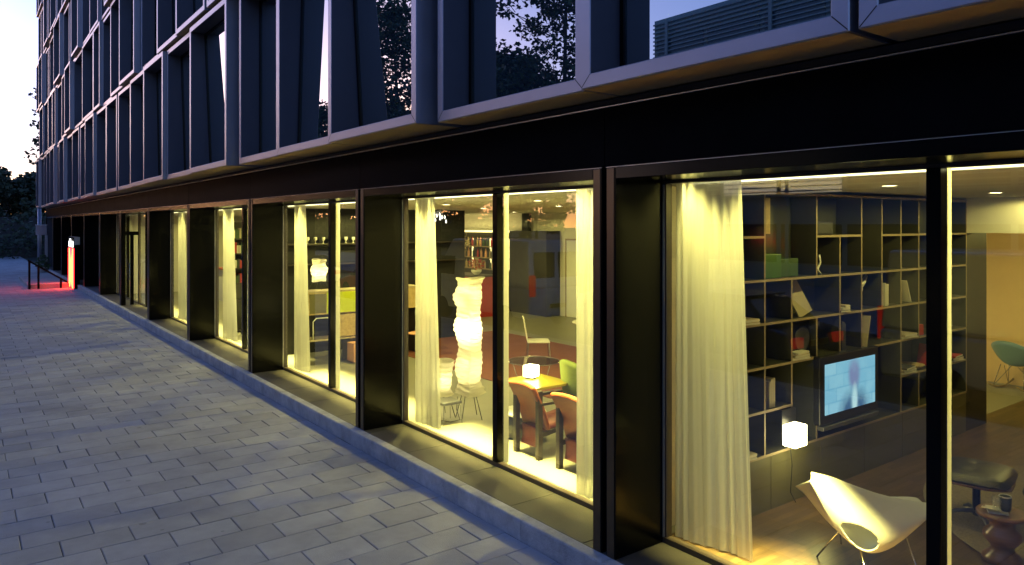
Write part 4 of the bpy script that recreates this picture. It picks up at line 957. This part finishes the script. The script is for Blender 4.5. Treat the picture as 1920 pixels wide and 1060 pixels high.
for x, z in ((-1.75, 1.17), (-1.43, .95), (-.62, .40)):
    mk('post', MB().box(x-.04, x+.04, 36.56, 36.64, 0, z), 'black_metal', hr)
mk('top_rail', MB().bar((-1.80, 36.6, 1.21), (-.36, 36.6, .22), .07, .07), 'black_metal', hr)
mk('foot_block', MB().box(-1.8, -.3, 36.75, 37.4, 0, .18), 'concrete', hr)
bxs = empty('wall_sign', (-.32, 51.0, 2.2), 0, 'small blue-grey sign box on the far corner of the building', 'sign')
mk('panel', MB().box(-.25, .3, -.06, .06, -.28, .28), 'box_metal', bxs, bev=.01); mk('visor', MB().box(-.28, .32, -.12, .08, .285, .33), 'paint_white', bxs)
mk('bracket', MB().box(.2, .34, -.03, .03, -2.0, -.29), 'box_metal', bxs)
dp = tag(mk('downpipe', MB().tube([(-.30, 52.3, -.3), (-.30, 52.3, 3.5)], .1, 12), 'box_metal', smooth=True), 'grey pipe standing at the far corner of the building', 'pipe')

def tree(name, loc, h, cr, nb, nl, lsize, seed, label, m='leaf', trunk=.16, low=.3, group=None, cone=.8):
    r = random.Random(seed); t = empty(name, loc, 0, label, 'tree', group)
    tb = MB(); lf = MB()
    tp = [(0, 0, 0)]; x = y = 0
    for k in range(1, 7):
        x += r.uniform(-.12, .12)*h*.04; y += r.uniform(-.12, .12)*h*.04; tp.append((x, y, h*.92*k/6))
    tb.tube(tp, [trunk*(1-.9*k/6)+.01 for k in range(7)], 9)
    for b in range(nb):
        zz = low + (1-low)*((b+.5)/nb)**.85; zb = h*zz*.94; k = min(5, int(zb/(h*.92)*6)); base = Vector(tp[k]).lerp(Vector(tp[k+1]), (zb/(h*.92)*6) % 1)
        a = b*2.399 + r.uniform(-.4, .4)
        shape = math.sin(math.pi*min(1, max(.06, (zz-low)/(1-low)*cone + .22)))
        ln = cr*shape*r.uniform(.65, 1.15)
        up = r.uniform(.15, .55)
        e = base + Vector((math.cos(a)*ln, math.sin(a)*ln, up*ln))
        mid = base.lerp(e, .5) + Vector((0, 0, -.06*ln))
        tb.tube([base, mid, e], [trunk*.32*(1-zz*.6), trunk*.2*(1-zz*.6), .01], 5)
        for s in range(r.randint(4, 6)):
            q = r.uniform(.3, 1.05); p = base.lerp(e, q) + Vector((r.gauss(0, .12)*cr, r.gauss(0, .12)*cr, r.gauss(0, .08)*cr))
            if q > .35: tb.tube([base.lerp(e, max(.2, q-.25)), p], [.02, .006], 4)
            rad = cr*r.uniform(.12, .22)
            leaves(lf, r, p, (rad, rad, rad*.7), nl, lsize)
    mk('trunk', tb, 'bark', t, smooth=True, fix=False)
    mk('crown', lf, m, t, fix=False)
    return t
# trees beyond the road, mirrored in the upper windows
tree('street_tree', (-14.0, 24.6, -.18), 10.4, 4.2, 40, 60, .24, 41, 'broad leafy street tree mirrored in the box above the second window', trunk=.17, low=.28, group='street trees over the road')
tree('street_tree', (-15.2, 22.0, -.18), 14.5, 3.0, 34, 40, .22, 42, 'taller open street tree mirrored right of the broad one', trunk=.18, low=.4, group='street trees over the road')
tree('street_tree', (-14.5, 33.5, -.18), 13.2, 4.2, 40, 60, .24, 43, 'dense street tree mirrored in the third window box', trunk=.18, low=.2, group='street trees over the road')
tree('street_tree', (-14.0, 44.0, -.18), 11.5, 4.0, 40, 60, .24, 44, 'street tree mirrored at the edge of the fourth window box', trunk=.16, low=.2, group='street trees over the road')
tree('street_tree', (-14.5, 54.0, -.18), 12.0, 3.8, 26, 28, .22, 45, 'farthest street tree over the road', trunk=.16, low=.2, group='street trees over the road')
# trees left of the building
tree('corner_tree', (1.55, 58.5, -.3), 14.6, 2.6, 30, 18, .30, 51, 'slim tree whose branches reach past the building corner', 'leaf_dark', .14, .35)
far = [(-4.5, 78, 9.6, 4.6, 'reddish round tree at the left edge of the view'), (-9.5, 84, 10.5, 5., 'tall dark tree outside the left edge'), (1.6, 80, 7.6, 4.0, 'low dark tree beside the building corner'), (6.5, 86, 10, 5., 'dark tree behind the building corner'), (-1.4, 92, 8.2, 4.2, 'dark tree between the round tree and the corner')]
for i, (x, y, h, cr, lab) in enumerate(far):
    tree('far_tree', (x, y, -.3), h, cr, 40, 50, .45, 60+i, lab, 'leaf_dark', .2, .12, group='dark trees at the end of the street')
for i in range(7):  # unseen row, added to keep the low bright horizon off the fascia
    tree('far_tree', (-15-5.5*i, 82+((i*37) % 11)-3*i, -.3), 11.5+((i*53) % 5)*.7, 5.4, 26, 50, .6, 80+i, 'tall dark tree in the row outside the left edge, %s from the right' % ORD[i], 'leaf_dark', .22, .08, group='dark trees at the end of the street')
hg = MB(); rr = random.Random(77)
for k in range(220):
    leaves(hg, rr, (rr.uniform(-50, 14), rr.uniform(68, 76), rr.uniform(.2, 3.4)), (1.3, 1.1, 1.0), 55, .38)
tag(mk('hedge', hg, 'leaf_dark', fix=False), 'dark hedge closing the end of the street', 'hedge', None, 'stuff')
tag(mk('hedge_wall', MB().box(-52, 14, 76.5, 77.0, -.4, 3.2), 'dark_wall'), 'dark garden wall behind the hedge', 'wall')
sh_ = empty('corner_shrub', (-.35, 49.2, PZ), 0, 'small green shrub by the far corner of the building', 'shrub')
f1 = MB(); leaves(f1, rr, (0, 0, .5), (.38, .5, .5), 420, .13); mk('foliage', f1, 'leaf', sh_, fix=False)
mk('pot', MB().lathe([(.2, 0), (.26, .25), (.24, .25)], n=18), 'concrete', sh_)

# buildings over the road (mirrored in the glass)
ob = empty('office_building', (-25, 3, -.2), 0, 'long teal glazed office block over the road', 'building')
mk('wall', MB().box(-12, 0, -28, 23, 0, 13.3), 'teal_panel', ob)
for fl_ in range(4):
    for k in range(16):
        y = -27.4 + k*3.15
        mk('window', MB().box(.002, .03, y, y+2.9, 1.0+fl_*3.15, 2.75+fl_*3.15), 'window_lit' if (fl_*16+k) in (29, 30, 41) else 'office_glass', ob)
for k in range(44): mk('slat', MB().box(.05, .12, -28, 23, 4.0+k*.21, 4.06+k*.21), 'teal_slat', ob)
for k in range(9): mk('downpipe', MB().box(.12, .2, -26+k*6, -25.85+k*6, 0, 13.2), 'teal_slat', ob)
# parked vehicles (mirrored in the ground-floor glass)
def wheel(t, x, y, r=.33):
    w = mk('wheel', MB().lathe([(r*.62, -.1), (r*.95, -.1), (r, -.06), (r, .06), (r*.95, .1), (r*.62, .1)], n=24), 'rubber', t, (x, y, r), smooth=True); w.rotation_euler = (0, R(90), 0)
    mk('rim', MB().lathe([(r*.6, -.07), (r*.62, .07), (r*.2, .09), (.001, .09)], n=14), 'steel', w)
def car(loc, paint, label, rz=0, van=False, group='vehicles parked along the road'):
    t = empty('parked_van' if van else 'parked_car', loc, rz, label, 'van' if van else 'car', group)
    if van:
        low = [(-2.6, .35), (2.5, .35), (2.6, .6), (2.55, 1.15), (-2.62, 1.15), (-2.62, .5)]
        up = [(-2.62, 1.15), (2.4, 1.15), (1.55, 2.0), (1.2, 2.42), (-2.5, 2.42)]
        hw, top = .98, .90
    else:
        low = [(-2.1, .3), (2.05, .3), (2.15, .5), (2.08, .72), (1.2, .90), (-1.6, .95), (-2.1, .88), (-2.18, .55)]
        up = [(-1.75, .94), (1.15, .90), (.45, 1.36), (-.2, 1.46), (-1.15, 1.40)]
        hw, top = .88, .66
    mk('body', MB().prism(low, 0, -hw, hw), paint, t, bev=.07)
    n = MB(); k = len(up); zz = [z for _, z in up]; z0, z1 = min(zz), max(zz)
    lo = []
    for s in (-1, 1): lo.append([(s*(hw*.98 + (top-hw*.98)*(z-z0)/(z1-z0)), y, z) for y, z in up])
    n.loops(lo, True, True); mk('cabin', n, paint if van else 'car_glass', t, bev=.05)
    if van:
        for s in (-1, 1):
            mk('side_window', MB().obox((s*.955, 1.45, 1.62), (.012, .9, .55), Matrix.Rotation(s*R(-4), 3, 'Y')), 'car_glass', t)
            mk('rear_window', MB().box(s*.42-.34, s*.42+.34, -2.60, -2.55, 1.42, 2.1), 'car_glass', t)
            mk('tail_lamp', MB().box(s*.86-.09, s*.86+.09, -2.66, -2.58, .95, 1.5), 'tail_lamp', t, bev=.01)
        mk('windscreen', MB().obox((0, 2.0, 1.62), (1.6, .02, .98), Matrix.Rotation(R(45), 3, 'X')), 'car_glass', t)
    else:
        r_ = mk('roof', MB().box(-top+.03, top-.03, -1.1, .05, 1.44, 1.475), paint, t, bev=.015)
        for s in (-1, 1):
            mk('tail_lamp', MB().box(s*.68-.15, s*.68+.15, -2.21, -2.12, .62, .80), 'tail_lamp', t, bev=.01)
            mk('headlight', MB().box(s*.66-.15, s*.66+.15, 2.05, 2.13, .58, .72), 'white_plastic', t, bev=.01)
            mk('pillar', MB().bar((s*.86, -.45, .95), (s*.68, -.42, 1.45), .06, .05), paint, t)
    for s in (-1, 1):
        wheel(t, s*(hw-.08), 1.35 if not van else 1.65); wheel(t, s*(hw-.08), -1.30 if not van else -1.6)
    mk('number_plate', MB().box(-.26, .26, -2.68 if van else -2.22, -2.63 if van else -2.18, .62, .73), 'yellow_lacquer', t)
car((-8.0, 3.4, -.30), 'paint_silver', 'silver van parked opposite the nearest big window', R(180), True)
car((-7.6, 9.6, -.30), 'paint_dark', 'dark car parked behind the silver van', 0)
car((-7.7, 17.6, -.30), 'paint_white', 'white van parked opposite the tall paper lamp', 0, True)
car((-7.6, 25.0, -.30), 'red_lacquer', 'red car parked beyond the white van', 0)
car((-7.6, 33.0, -.30), 'paint_white', 'white car parked opposite the sign', 0)
car((-7.7, -5.0, -.30), 'paint_dark', 'dark car parked beside the camera', 0)
